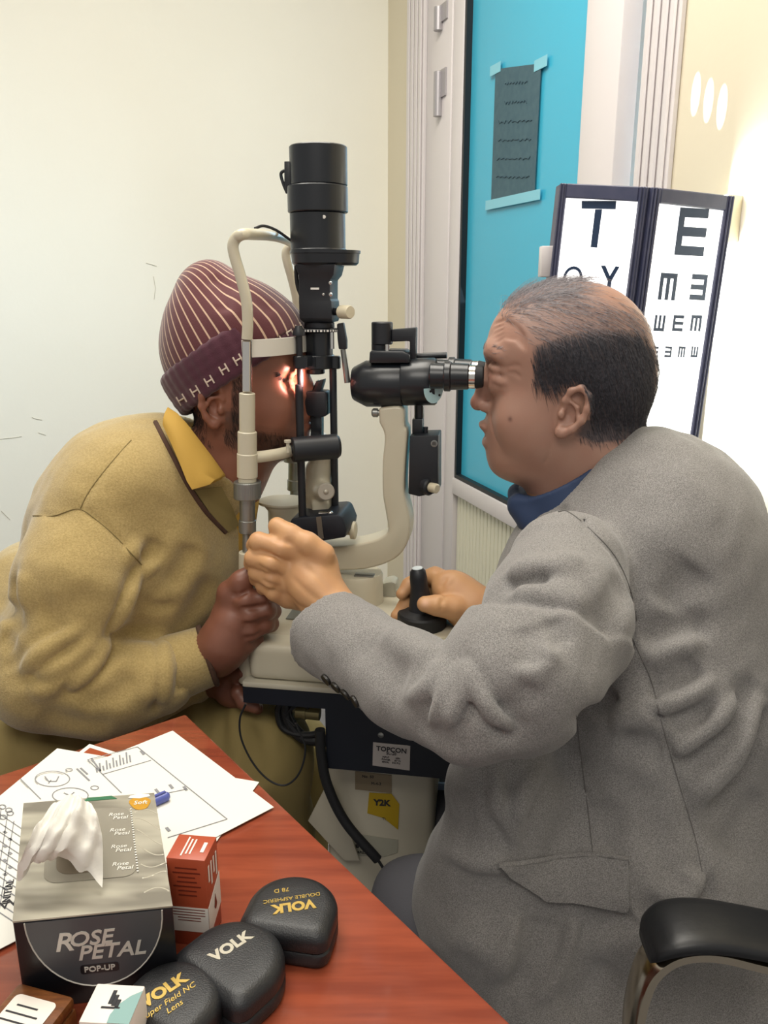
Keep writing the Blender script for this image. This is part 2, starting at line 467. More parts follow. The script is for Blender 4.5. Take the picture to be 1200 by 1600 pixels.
# notice taped inside the glass
m_paper = mat('grey_notice_paper', '3d5a66', .75, var=(60, '47636d', .8)); m_tape = mat('clear_tape', '7fc4d6', .35)
m_ink = mat('black_ink', '15151a', .6)
nt_ = [wallpt(775, 108, -.017), wallpt(846, 99, -.017), wallpt(835, 314, -.017), wallpt(768, 312, -.017)]
P = thing('notice', 'dark grey printed notice taped on the teal glass door', 'notice', nt_[3])
MB().prism(nt_, WN*.0015).obj('sheet', m_paper, P, smooth=0)
c = sum(nt_)/4; ex = nrm(nt_[1]-nt_[0]); ey = UP
for q0, q1 in ((nt_[0], nt_[0]), (nt_[1], nt_[1]), (nt_[2], nt_[3])):
    cc = (q0+q1)/2+WN*.0022; w = np.linalg.norm(q1-q0)/2+.03
    MB().box(cc, WD*w, UP*.012, WN*.0006).obj('tape', m_tape, P, smooth=0)
m_nink = mat('faded_ink', '2a4450', .8)
b = MB()
rr = random.Random(3)
for i in range(6):
    t = .12+.14*i; cl0 = nt_[0]*(1-t)+nt_[3]*t; cr0 = nt_[1]*(1-t)+nt_[2]*t
    s0 = .25 if i < 2 else .12; pts = []
    for k in range(26):
        f = s0+(1-2*s0)*k/25; pts.append(cl0*(1-f)+cr0*f+WN*.002+UP*.005*math.sin(k*1.9+i)*rr.random())
    b.tube(pts, .0012, 4)
b.obj('handwriting', m_nink, P, smooth=0)
# bright corridor beyond the door gap
m_corr = mat('corridor_paint', 'f2f5f5', .8)
q = W0+WD*wt(965)
b = MB(); b.prism([q-WN*1.1+WD*-.9, q-WN*1.1+WD*1.6, q-WN*1.1+WD*1.6+UP*CEIL, q-WN*1.1+WD*-.9+UP*CEIL], -WN*.05); struct(b.obj('wall_corridor', m_corr, smooth=0))
b = MB(); e = q-WN*1.09
b.prism([e+WD*.02, e+WD*.30, e+WD*.30+UP*1.62, e+WD*.02+UP*1.62], WN*.03); struct(b.obj('trim_6', mat('corridor_trim', 'cfe6ee', .5), bevel=.005))
# ================================================================== eye chart box
m_cframe = mat('dark_chart_frame', '3b3f58', .4, bump=(90, .1), var=(40, '4b4c62', .6))
m_glow = mat('lit_chart_face', 'ffffff', .5, emit=1.25)
m_let = mat('chart_black', '122c4c', .5)
CT = [at(877, 287, 1.36), at(1015, 293, 1.29), at(1143, 307, 1.37)]
CB = [at(836, 660, 1.36), at(963, 690, 1.29), at(1083, 706, 1.37)]
for i in range(3):
    dn = CB[i]-CT[i]
P = thing('eye_chart_box', 'two sided illuminated eye chart box with dark frame on the wall', 'eye chart', (CB[1]+CB[2])/2)
back = V3(.05, .055, 0)
KT = [CT[0]+V3(.0, .04, 0), CT[1]+V3(.02, .10, 0), CT[2]+V3(-.004, .014, 0)]
KB = [CB[0]+V3(.0, .04, 0), CB[1]+V3(.02, .10, 0), CB[2]+V3(-.004, .014, 0)]
b = MB(); n6 = CT+KT[::-1]; m6 = CB+KB[::-1]
b.rings([m6, n6]); b.obj('housing', m_cframe, P, smooth=0)
def face(i, u, v, off=0):            # u across (0..1), v down (0..1) on panel i
    a = CT[i]*(1-u)+CT[i+1]*u; c_ = CB[i]*(1-u)+CB[i+1]*u; p = a*(1-v)+c_*v
    nn = nrm(np.cross(CB[i]-CT[i], CT[i+1]-CT[i])); nn = nn if nn[1] < 0 else -nn
    return p+nn*off
for i, (ua, ub, va, vb) in enumerate(((.085, .905, .055, .95), (.10, .905, .055, .955))):
    q = [face(i, ua, va, .001), face(i, ub, va, .001), face(i, ub, vb, .001), face(i, ua, vb, .001)]
    b = MB(); b.prism(q, face(i, .5, .5, .003)-face(i, .5, .5, .001)); b.obj('lit_panel', m_glow, P, smooth=0)
    b = MB()
    for (u0, u1, v0, v1) in ((0, ua, 0, 1), (ub, 1, 0, 1), (ua, ub, 0, va), (ua, ub, vb, 1)):
        b.prism([face(i, u0, v0), face(i, u1, v0), face(i, u1, v1), face(i, u0, v1)], face(i, .5, .5, .008)-face(i, .5, .5))
        if u1-u0 < .2:
            for k in (.3, .65):
                uu = u0+(u1-u0)*k; b.prism([face(i, uu-.012, 0, .008), face(i, uu+.012, 0, .008), face(i, uu+.012, 1, .008), face(i, uu-.012, 1, .008)], face(i, .5, .5, .003)-face(i, .5, .5))
    b.obj('frame', m_cframe, P, bevel=.0015, seg=1)
def glyph(i, polys):                 # letters as polygons from photograph positions on the lit panel
    b = MB(); nn = face(i, .5, .5, 1)-face(i, .5, .5)
    for pl in polys:
        b.prism([onplane(x, y, face(i, .5, .5, .0032), nn) for x, y in pl], nn*.0006)
    return b
def bars(x0, y0, sx, sy, sh, rot=0):
    """an E of three bars; rot 0 opens right, 1 opens down, 2 opens left, 3 opens up; sh leans it with the box"""
    t = .2; R = {0: [(0, 0, t, 1), (t, 0, 1, t), (t, .4, 1, .6), (t, .8, 1, 1)],
                 2: [(1-t, 0, 1, 1), (0, 0, 1-t, t), (0, .4, 1-t, .6), (0, .8, 1-t, 1)],
                 1: [(0, 0, 1, t), (0, t, t, 1), (.4, t, .6, 1), (.8, t, 1, 1)],
                 3: [(0, 1-t, 1, 1), (0, 0, t, 1-t), (.4, 0, .6, 1-t), (.8, 0, 1, 1-t)]}[rot]
    return [[(x0+sx*a-sh*sy*b_, y0+sy*b_+.06*sx*a) for a, b_ in ((p[0], p[1]), (p[2], p[1]), (p[2], p[3]), (p[0], p[3]))] for p in R]
T = [[(909, 314), (963, 314), (962, 327), (909, 326)], [(930, 327), (941, 327), (933, 387), (923, 386)]]
Y = [[(939, 415), (946, 415), (955, 436), (950, 440)], [(962, 416), (968, 417), (955, 440), (950, 436)], [(950, 436), (956, 437), (952, 466), (946, 466)]]
O = []
for k in range(24):
    a0, a1 = k*math.pi/12, (k+1)*math.pi/12
    O.append([(895+r*math.cos(a)*1.0-.12*r*math.sin(a), 434+1.2*r*math.sin(a)) for r, a in ((15, a0), (15, a1), (11, a1), (11, a0))])
for g_ in (T, Y, O): glyph(0, g_).obj('letter', m_let, P, smooth=0)
E = bars(1063, 324, 45, 74, .13, 0) + bars(1033, 426, 26, 42, .13, 1) + bars(1082, 428, 24, 40, .13, 2)
for x, r in ((1024, 3), (1053, 0), (1081, 1)): E += bars(x, 492, 16, 25, .13, r)
for x, r in ((1019, 0), (1040, 2), (1061, 1), (1081, 3)): E += bars(x, 541, 10, 17, .13, r)
for k in range(0, len(E), 4): glyph(1, E[k:k+4]).obj('letter', m_let, P, smooth=0)
m_strip = mat('bare_wood_strip', 'c7bca0', .6)
p0 = wallpt(1150, 306); p1 = wallpt(1147, 381)
MB().prism(*slab(wt(1158, 340), wt(1140, 340), p1[2], p0[2], 0, .03)).obj('mounting_strip', m_strip, P, bevel=.002)
p = at(853, 409, 1.375)
MB().box(p, V3(.010, 0, 0), V3(0, .012, 0), V3(0, 0, .024)).obj('switch_box', m_white, P, bevel=.002)
tg = [KT[1]*.85+KB[1]*.15, KT[1]*.1+KB[1]*.9]
# ================================================================== desk
DZ = .75
dC = onz(290, 1115, DZ); dE = nrm(onz(800, 1600, DZ)-dC); dW = nrm(V3(-dE[1]*-1, 0, 0)) if False else nrm(V3(dE[1], -dE[0], 0))
if dW[0] > 0: dW = -dW
m_wood = mat('red_mahogany_laminate', '954a33', .2, var=(5, '743526', .8, 6), stretch=(1.5, 16, 1, 0), coat=.35)
desk = thing('desk', 'glossy reddish brown wooden desk holding papers, boxes and lens cases', 'desk', V3(*(dC+dE*.5+dW*.35)[:2], 0))
# the grain runs across the desk: build the top in a rotated object so the texture follows it
tp = [dC, dC+dE*1.0, dC+dE*1.0+dW*1.1, dC+dW*1.1]
b = MB(); b.prism([p-UP*.03 for p in tp], UP*.03); b.obj('desktop', m_wood, desk, bevel=.003)
b = MB(); b.prism([dC+dE*.04+dW*.03-UP*.03, dC+dE*.06+dW*.03-UP*.03, dC+dE*.06+dW*1.05-UP*.03, dC+dE*.04+dW*1.05-UP*.03], -UP*.45); b.obj('modesty_panel', m_wood, desk)
for a, w in ((.06, .05), (.94, .05), (.06, 1.05), (.94, 1.05)):
    c = dC+dE*a+dW*w; MB().box(V3(c[0], c[1], (DZ-.03)/2), dE*.025, dW*.025, UP*(DZ-.03)/2).obj('leg', m_wood, desk, bevel=.002)
# ---- sheets
m_sheet = mat('white_paper', 'e0ded6', .7); m_line = mat('grey_print', '85868a', .8); m_dark = mat('black_print', '2c2c30', .8)
def sheet(name, corners, z, label, group=None, m=None):
    P = thing(name, label, 'paper', V3(*(sum(corners)/4)[:2], z))
    MB().prism([V3(c[0], c[1], z) for c in corners], UP*.0005).obj('page', m or m_sheet, P, smooth=0)
    return P
A, B = onz(270, 1145, DZ), onz(428, 1265, DZ)
e1 = nrm(B-A); e2 = V3(e1[1], -e1[0], 0); e2 = e2 if e2[0] < 0 else -e2
Wd, Ln = np.linalg.norm(B-A), .31
b0 = A+e1*(-.004)+e2*.06; r1 = nrm(e1+e2*.17); r2 = V3(r1[1], -r1[0], 0); r2 = r2 if r2[0] < 0 else -r2
q0 = onz(405, 1224, DZ)
m_photo = mat('brown_printed_card', '9a4a2c', .35)
a0 = onz(140, 1163, DZ); f1 = nrm(onz(178, 1175, DZ)-a0); f2 = nrm(onz(92, 1200, DZ)-a0)
cd_ = [a0, a0+f1*.10, a0+f1*.10+f2*.14, a0+f2*.14]
P = sheet('card', cd_, DZ, 'brown card with white border peeping out behind the big form sheet')
MB().prism([a0+f1*.006+f2*.006+UP*.0006, a0+f1*.094+f2*.006+UP*.0006, a0+f1*.094+f2*.134+UP*.0006, a0+f1*.006+f2*.134+UP*.0006], UP*.0003).obj('picture', m_photo, P, smooth=0)
f1 = nrm(onz(363, 1217, DZ)-q0); f2 = V3(-f1[1], f1[0], 0); f2 = f2 if f2@(onz(398, 1239, DZ)-q0) > 0 else -f2
cs = [q0, q0+f1*.24, q0+f1*.24+f2*.15, q0+f2*.15]
sheet('paper_sheet', cs, DZ+.0012, 'white paper whose corner sticks out under the big form sheet')
FZ = DZ+.0024
P = sheet('form_sheet', [A, A+e1*Wd, A+e1*Wd+e2*Ln, A+e2*Ln], FZ, 'large printed medical form with drawn circles lying on the desk')
def fp(a, c, up=.0008): return A*V3(1, 1, 0)+e1*a+e2*c+UP*(FZ+up)
b = MB(); bd = MB()
def ln(a0, c0, a1, c1, w=.0005, mb=None):
    p, q = fp(a0, c0), fp(a1, c1); d = nrm(q-p); s = np.cross(d, UP)*w
    (mb or b).prism([p-s, q-s, q+s, p+s], UP*.0002)
def ring(a, c, ra, rc, w=.0005, n=28, mb=None):
    for k in range(n):
        t0, t1 = 2*math.pi*k/n, 2*math.pi*(k+1)/n
        ln(a+ra*math.cos(t0), c+rc*math.sin(t0), a+ra*math.cos(t1), c+rc*math.sin(t1), w, mb)
def fa(px, py):                      # photograph position -> form coordinates
    p = onz(px, py, FZ)-A; return float(p@e1), float(p@e2)
def pl_(pts, w=.0005, mb=None):
    q = [fa(*p) for p in pts]
    for i in range(len(q)-1): ln(*q[i], *q[i+1], w, mb)
pl_([(137, 1188), (215, 1168), (355, 1281), (262, 1310)]); pl_([(137, 1188), (190, 1240)]); pl_([(160, 1211), (236, 1189)])
pl_([(190, 1255), (292, 1234)]); pl_([(32, 1218), (64, 1250)])
for cx, cy, rx, ry in ((82, 1218, 27, 12), (110, 1244, 28, 12), (148, 1232, 6, 3), (108, 1204, 5, 2.5)):
    q = [(cx+rx*math.cos(t*.2618), cy+ry*math.sin(t*.2618)) for t in range(25)]; pl_(q, .0005)
pl_([(70, 1214), (76, 1222), (88, 1222), (92, 1214)], .0006); pl_([(76, 1225), (80, 1220)]); pl_([(100, 1240), (118, 1248)], .0006); pl_([(103, 1249), (116, 1239)], .0006)
for i in range(11):
    x = 152+i*5.2; y = 1208-i*1.6; pl_([(x, y), (x-1.5, y-6-(i*7 % 13))], .0008)
for x0, y0, x1, y1 in ((120, 1202, 140, 1221), (126, 1201, 137, 1211), (143, 1186, 157, 1206)): pl_([(x0, y0), (x1, y1)], .0009)
for x, y in ((292, 1236), (270, 1233), (248, 1240), (225, 1180), (265, 1300)): pl_([(x, y), (x-5, y-6)], .0014)
for i in range(12):                  # the ruled table at the near end
    y = 1262+i*14; pl_([(-20, y-2), (34+0*i, y+34)], .0004)
for x in (2, 12, 22): pl_([(x, 1262+x), (x-26, 1440)], .0004)
for i in range(5):
    for cx, cy in ((6, 1262+i*22), (14, 1267+i*22)):
        pass
for cx, cy in ((4, 1262), (14, 1267), (5, 1278), (16, 1272)):
    pl_([(cx+5*math.cos(t*.524), cy+3.5*math.sin(t*.524)) for t in range(13)], .0006)
for i in range(9): pl_([(6+(i % 2)*8, 1300+i*11), (10+(i % 2)*8, 1303+i*11)], .0012)
b.obj('form_print', m_line, P, smooth=0)
rd = nrm(onz(12, 1420, FZ)-onz(20, 1380, FZ)); up_ = np.cross(UP, rd)
join_text('lettering', [('INITIAL', onz(13, 1393, FZ+.001), -rd, np.cross(UP, -rd), .009), ('W', onz(14, 1412, FZ+.001), nrm(onz(24, 1408, FZ)-onz(4, 1416, FZ)), nrm(onz(12, 1400, FZ)-onz(14, 1424, FZ)), .014)], m_dark, P, ext=.0002)
# ---- pen
m_blue = mat('blue_plastic', '5560a8', .3, spec=.5)
pn = onz(240, 1258, DZ+.004); pd = nrm(onz(256, 1251, DZ+.004)-pn); pn = V3(pn[0], pn[1], FZ+.0052)
P = thing('pen', 'blue capped pen behind the tissue box on the form', 'pen', pn)
MB().lathe(pn-pd*.05, pd, [(.003, 0), (.0044, .001), (.0044, .04)], 16).obj('barrel', m_sheet, P); MB().lathe(pn-pd*.01, pd, [(.0044, 0), (.0049, .001), (.0049, .024), (.003, .0265)], 16).obj('cap', m_blue, P)
MB().box(pn+UP*.0058+pd*.004, pd*.009, np.cross(pd, UP)*.0012, UP*.0007).obj('clip', m_blue, P)
# ---- tissue box
TH = .075
tBL, tBR, tTL, tTR = [onz(*p, DZ+TH) for p in ((23, 1442), (266, 1414), (34, 1254), (244, 1240))]
ex = nrm(tBR-tBL+tTR-tTL); ey = nrm((tTL+tTR-tBL-tBR)*V3(1, 1, 0))
w = .5*(np.linalg.norm(tBR-tBL)+np.linalg.norm(tTR-tTL)); dpt = float(((tTL+tTR)/2-(tBL+tBR)/2)@ey); tc0 = (tBL+tBR+tTL+tTR)/4
m_silver = mat('silver_satin_print', 'b9b4a4', .32, .15, var=(30, '6f6a60', .9, 2), stretch=(.35, 1.5, 1, .4))
m_black = mat('black_card', '15161a', .3); m_grey = mat('dark_grey_print', '45464a', .35); m_lt = mat('silver_ink', 'c8c5bd', .35, .2)
P = thing('tissue_box', 'silver and black box of tissues with one tissue pulled up', 'tissue box', V3(tc0[0], tc0[1], DZ))
def tb(u, v, h): return V3(tc0[0], tc0[1], DZ)+ex*u*w/2+ey*v*dpt/2+UP*h      # u,v in -1..1
b = MB(); b.prism([tb(-1, -1, 0), tb(1, -1, 0), tb(1, 1, 0), tb(-1, 1, 0)], UP*(TH-.001)); b.obj('carton', m_black, P, bevel=.0012)
b = MB(); b.prism([tb(-1, -1, TH-.001), tb(1, -1, TH-.001), tb(1, 1, TH-.001), tb(-1, 1, TH-.001)], UP*.0012)
b.obj('top_print', m_silver, P, smooth=0)
b = MB(); n = 24                     # dark half round label on the front face
pts = [tb(-.86, -1, TH-.002)]
for k in range(n+1):
    a = math.pi+math.pi*k/n; pts.append(tb(.86*math.cos(a), -1, TH-.002+(.058)*math.sin(a)))
pr = [p-ey*.0002 for p in pts[1:]]
b.prism(pr, -ey*.0004); b.obj('front_label', m_grey, P, smooth=0)
b = MB(); b.tube([p-ey*.0006 for p in pts[1:]], .0006, 6); b.obj('label_border', m_lt, P, smooth=60)
join_text('brand_lettering', [('R', tb(-.42, -1, .054)-ey*.0008, ex, UP, .021), ('OSE', tb(-.08, -1, .0555)-ey*.0008, ex, UP, .0165), ('PETAL', tb(.17, -1, .0435)-ey*.0008, ex, UP, .0165)], m_lt, P, shear=.25, ext=.0003, bold=.0003)
b = MB(); b.prism([tb(0, -1, .030)-ey*.0007+ex*x+UP*y for x, y in rrect(.026, .0075, .002)], -ey*.0003); b.obj('badge', m_black, P, smooth=0)
text('badge_lettering', 'POP-UP', tb(0, -1, .030)-ey*.0012, ex, UP, .0062, m_lt, P, bold=.0001)
# oval opening with window
b = MB(); oc = tb(-.02, .12, TH+.0004)
b.prism([oc+ex*x+ey*y for x, y in rrect(w*.62, dpt*.62, .010)], UP*.0003); b.obj('window_film', mat('film_grey', '8d887c', .2, .1, spec=.6), P, smooth=0)
b = MB(); b.prism([oc-ex*w*.08-ey*.006+ex*x*1+ey*y+UP*.0003 for x, y in rrect(w*.30, dpt*.42, .010)], UP*.0002); b.obj('opening', mat('box_inside', '6d6252', .7), P, smooth=0)
b = MB()
for k in range(26):
    p = oc+ex*w*.315+ey*dpt*(-.28+.56*k/25); b.box(p+UP*.0006, ex*.0007, ey*.0005, UP*.0003)
b.obj('perforation', m_sheet, P, smooth=0)
it = []
for k in range(4):
    c = oc+ex*w*.2+ey*dpt*(.22-.15*k)+UP*.0006
    it += [('Rose', c+ey*.003, ex, ey, .006), ('Petal', c-ey*.002+ex*.003, ex, ey, .006)]
join_text('window_lettering', it, m_sheet, P, shear=.3, ext=.0002)
m_gold = mat('gold_print', 'c9962f', .3, .3)
b = MB(); gc = tb(.76, .80, TH+.0003)
b.prism([gc+ex*.0085*math.cos(t*.3)*(1+.12*math.sin(t*.9))+ey*.0095*math.sin(t*.3) for t in range(21)], UP*.0004); b.obj('gold_seal', m_gold, P, smooth=0)
text('seal_lettering', 'Soft', gc+UP*.0006, ex, ey, .007, m_sheet, P, shear=.3)
b = MB(); b.prism([gc+ey*.0095+ex*x+ey*y for x, y in ((-.009, -.001), (0, -.003), (.009, -.001), (.008, .002), (0, .004), (-.007, .002))], UP*.0006); b.obj('seal_ribbon', m_sheet, P, smooth=0)
b = MB(); b.prism([tb(-.1, .93, TH+.0003), tb(.42, .93, TH+.0003), tb(.34, 1, TH+.0003), tb(-.02, 1, TH+.0003)], UP*.0003); b.obj('green_print', mat('green_print', '2c6a48', .4), P, smooth=0)
# satin folds raised on the top
b = MB(); rr = random.Random(5)
for k in range(7):
    v0 = .62-.22*k+rr.uniform(-.04, .04); pts = []
    for i in range(12):
        f = i/11; pts.append(tb(.66+.33*f, v0+.10*math.sin(f*2.6+k)-.12*f, TH-.0004))
    b.tube(smoothpath(pts, 3), .0009, 6)
b.obj('satin_folds', mat('satin_light', 'b7b1a2', .3, .25), P, smooth=60)
# the tissue itself: a pinched crumpled sheet
m_tis = mat('tissue_paper', 'd9d6ce', .9, bump=(260, .25, .001), sub=0)
# control rows (photograph x, y, height above the box top): from the slot behind, over the pinched top, down to the loose edge
ctl = [[(92, 1338, .001), (105, 1330, .001), (122, 1328, .001), (140, 1330, .001)],
       [(84, 1292, .022), (106, 1284, .026), (126, 1282, .026), (146, 1290, .022)],
       [(88, 1256, .046), (106, 1244, .050), (124, 1245, .050), (142, 1256, .046)],
       [(62, 1284, .047), (94, 1268, .053), (124, 1262, .054), (152, 1278, .044)],
       [(44, 1322, .038), (80, 1304, .046), (118, 1292, .046), (160, 1312, .032)],
       [(30, 1352, .022), (66, 1334, .034), (110, 1328, .034), (161, 1346, .018)],
       [(26, 1374, .008), (62, 1348, .024), (106, 1344, .022), (160, 1388, .004)]]
pts_ = [smoothpath([onz(x, y, DZ+TH+h) for x, y, h in r], 12) for r in ctl]
n_ = len(pts_[0]); cols_ = [smoothpath([r[i] for r in pts_], 8) for i in range(n_)]; m_r = len(cols_[0])
Vv, Ff = [], []
for j in range(m_r):
    for i in range(n_):
        p = cols_[i][j]; v = j/(m_r-1); f = i/(n_-1)
        k = min(1, max(0, (v-.2)*3)); p = p+UP*k*(.0022*math.sin(f*19+3*v)+.0011*math.sin(f*41+v*23)+.0009*math.sin(v*37-f*11))+ey*k*.0016*math.sin(f*27+v*9)
        if p[2] < DZ+TH+.001: p = V3(p[0], p[1], DZ+TH+.001)
        Vv.append(p)
for j in range(m_r-1):
    for i in range(n_-1):
        k = j*n_+i; Ff.append((k, k+1, k+n_+1, k+n_))
finish('tissue', Vv, Ff, m_tis, P, smooth=60)
# ---- red medicine carton
RH = .078
r0, r1, r2, r3 = [onz(*p, DZ+RH) for p in ((259, 1340), (320, 1345), (338, 1307), (283, 1303))]
rx = nrm(r1-r0); ry = V3(-rx[1], rx[0], 0); rw = np.linalg.norm(r1-r0); rd_ = float((r2-r1)@ry+(r3-r0)@ry)/2
m_red = mat('red_carton', 'a84a2e', .4); m_cw = mat('white_carton', 'e3dbd2', .5); m_rdk = mat('dark_red_print', '6f2817', .5)
P = thing('medicine_carton', 'upright red and white medicine carton beside the tissue box', 'box', V3(*((r0+r1)/2+ry*rd_/2)[:2], DZ))
def rb(u, v, h): return V3(r0[0], r0[1], DZ)+rx*rw*u+ry*rd_*v+UP*h
b = MB(); b.prism([rb(0, 0, 0), rb(1, 0, 0), rb(1, 1, 0), rb(0, 1, 0)], UP*RH); b.obj('carton', m_red, P, bevel=.0008)
b = MB()
b.prism([rb(0, 0, .013)-ry*.0002, rb(1, 0, .013)-ry*.0002, rb(1, 0, .035)-ry*.0002, rb(0, 0, .035)-ry*.0002], -ry*.0002)
b.prism([rb(1, 0, .009)+rx*.0002, rb(1, 1, .018)+rx*.0002, rb(1, 1, .047)+rx*.0002, rb(1, 0, .035)+rx*.0002], rx*.0002)
b.obj('white_band', m_cw, P, smooth=0)
b = MB()
for k in range(5): b.box(rb(.5, 0, .0332-.0025*k)-ry*.0005, rx*rw*(.42 if k < 3 else .3), ry*.0001, UP*.0003)
for k in range(7): b.box(rb(.5, 0, .070-.004*k)-ry*.0003, rx*rw*(.28+.08*math.sin(k*2)), ry*.0001, UP*.0005)
b.obj('small_print', m_rdk, P, smooth=0)
b = MB(); rr = random.Random(2)
for k in range(3): b.box(rb(.34+.1*k, .5, RH+.0003), rx*.0006, ry*rd_*(.3 if k else .38), UP*.0002)
b.box(rb(.82, .5, RH+.0003), rx*.0014, ry*rd_*.2, UP*.0002)
for k in range(4): b.box(rb(1, .2+.2*k, .062-.003*(k % 2))+rx*.0004, rx*.0001, ry*.0012, UP*(.007+.003*(k % 2)))
b.obj('white_print', m_cw, P, smooth=0)
b = MB(); dc = rb(1, .55, .028)+rx*.0005
b.prism([dc+ry*x+UP*y for x, y in ((0, .008), (.002, .001), (.0028, -.002), (.0018, -.0045), (0, -.0055), (-.0018, -.0045), (-.0028, -.002), (-.002, .001))], rx*.0002); b.obj('drop_mark', m_rdk, P, smooth=0)
# ---- lens cases: D shaped, two shells
m_case = mat('black_leatherette', '1c1d20', .42, bump=(900, .35, .0008)); m_gold2 = mat('gold_foil', 'e0bf6a', .28, .6); m_silver2 = mat('silver_foil', 'c9c4b4', .3, .5)
def lens_case(cpx, H, R, ang, flat, label, lines, ink, z=DZ):
    c = onz(*cpx, z+H); a = math.radians(ang); fx = V3(math.cos(a), math.sin(a), 0); fy = V3(-fx[1], fx[0], 0)   # flat side faces -fy
    c = V3(c[0], c[1], z)
    P = thing('lens_case', label, 'lens case', c, 'black lens cases on the desk')
    out = []
    n = 40
    for k in range(n+1):
        t = math.pi*k/n; out.append((R*math.cos(t), R*.95*math.sin(t)))
    rc = .010
    out += [(-R, -flat+rc)] + [(-R+rc-rc*math.cos(t*math.pi/8), -flat+rc-rc*math.sin(t*math.pi/8)) for t in range(1, 5)]
    out += [(R-rc+rc*math.sin(t*math.pi/8), -flat+rc-rc*math.cos(t*math.pi/8)) for t in range(0, 4)] + [(R, -flat+rc)]
    def shell(name, levels):
        b = MB(); R_ = []
        for ins, h in levels:
            ctr = V3(0, 0, 0)
            ring_ = []
            for x, y in out:
                s = 1-ins/R; yy = (y-(R*.95-flat)/2)*s+(R*.95-flat)/2; ring_.append(c+fx*x*s+fy*yy+UP*h)
            R_.append(ring_)
        b.rings(R_); return b.obj(name, m_case, P, smooth=40)
    H2 = H*.42
    shell('base_shell', [(.003, 0), (.0008, .002), (0, .005), (0, H2-.0015), (.0012, H2)])
    shell('lid', [(.0012, H2+.0006), (0, H2+.002), (0, H-.009), (.0008, H-.006), (.003, H-.003), (.0065, H-.0008), (.010, H), (R*.6, H+.0005)])
    if lines: join_text('lettering', [(s, c+fx*0+UP*(H+.0006)+(onz(*p, z+H)-V3(c[0], c[1], z+H)), xd, yd, sz, kw) for s, p, xd, yd, sz, kw in lines], ink, P, ext=.0003)
    return P
def dirs(p, q, h):                    # reading direction from photograph points
    d = nrm(onz(*q, DZ+h)-onz(*p, DZ+h)); return d, V3(-d[1], d[0], 0)
h1 = .032
xd, yd = dirs((499, 1408), (420, 1420), h1); 
lens_case((456, 1409), h1, .0355, -11, .030, 'black lens case with gold upside down lettering, farthest along the desk edge',
          [('VOLK', (459, 1417), xd, yd, .0125, dict(bold=.0006)), ('DOUBLE ASPHERIC', (456, 1404), xd, yd, .0052, {}), ('78 D', (440, 1392), xd, yd, .006, {})], m_gold2)
xd, yd = dirs((337, 1498), (388, 1465), h1)
lens_case((364, 1490), h1, .0375, -38, .029, 'black lens case with plain silver lettering, middle of the three cases',
          [('VOLK', (361, 1480), xd, yd, .0125, dict(bold=.0006))], m_silver2)
xd, yd = dirs((228, 1575), (285, 1538), h1)
lens_case((270, 1551), h1, .0335, -30, .027, 'black lens case with gold cursive lettering, partly behind the small white box',
          [('VOLK', (256, 1549), xd, yd, .0125, dict(bold=.0006)), ('Super Field NC', (263, 1566), xd, yd, .0064, dict(shear=.3)), ('Lens', (272, 1575), xd, yd, .0064, dict(shear=.3))], m_gold2)
# ---- wooden box and white box at the near edge
m_wbox = mat('brown_wood', '7d4b25', .4, var=(30, '5b3318', .8, 5), stretch=(3, 12, 1, .6)); WH = .026
w0, w1, w2 = [onz(*p, DZ+WH) for p in ((30, 1533), (117, 1556), (0, 1560))]
x_ = nrm(w1-w0); y_ = V3(x_[1], -x_[0], 0); L_ = .062
P = thing('wooden_box', 'small brown wooden box with white printed label on the desk', 'box', V3(*((w0+w1)/2+y_*.045)[:2], DZ))
q = [w0, w1, w1+y_*.09, w0+y_*.09]; q = [V3(p[0], p[1], DZ) for p in q]
MB().prism(q, UP*WH*.6).obj('box_base', m_wbox, P, bevel=.0015); MB().prism([p+UP*(WH*.6+.0006) for p in q], UP*(WH*.4-.0006)).obj('box_lid', m_wbox, P, bevel=.003)
lc = (w0+w1)/2+y_*.045; lw = np.linalg.norm(w1-w0)*.36
MB().prism([V3(lc[0], lc[1], DZ+WH+.0003)+x_*a+y_*c for a, c in rrect(lw*2, .072, .004)], UP*.0003).obj('paper_label', m_cw, P, smooth=0)
b = MB()
for k in range(7): b.box(V3(lc[0], lc[1], DZ+WH+.0008)+y_*(-.028+.006*k)-x_*.002, x_*lw*(.75 if k % 3 else .5), y_*.0006, UP*.0001)
b.obj('label_print', m_dark, P, smooth=0)
KH = .055
k0, k1 = onz(152, 1536, DZ+KH), onz(227, 1540, DZ+KH); x_ = nrm(k1-k0); y_ = V3(x_[1], -x_[0], 0); kw_ = np.linalg.norm(k1-k0)
P = thing('small_carton', 'small white carton with pale teal corner in front of a lens case', 'box', V3(*((k0+k1)/2+y_*.0145)[:2], DZ))
def kb(u, v, h): return V3(k0[0], k0[1], DZ)+x_*kw_*u+y_*.029*v+UP*h
MB().prism([kb(0, 0, 0), kb(1, 0, 0), kb(1, 1, 0), kb(0, 1, 0)], UP*KH).obj('carton', m_cw, P, bevel=.001)
m_tealp = mat('pale_teal_print', '7fa3a0', .5)
pts = [kb(1, 1, KH+.0002), kb(1, .12, KH+.0002)]+[kb(.5+.5*math.cos(t)*1.0-.0, 1-.88*math.sin(t)*.9, KH+.0002) for t in np.linspace(1.2, 2.6, 8)]
MB().prism([kb(1, 1, KH+.0002), kb(1, .15, KH+.0002), kb(.8, .3, KH+.0002), kb(.62, .55, KH+.0002), kb(.55, .8, KH+.0002), kb(.56, 1, KH+.0002)], UP*.0002).obj('teal_print', m_tealp, P, smooth=0)
b = MB()
for k in range(3): b.box(kb(.45+.08*k, .35+.08*k, KH+.0003), x_*.0012, y_*(.005-.001*k), UP*.0002)
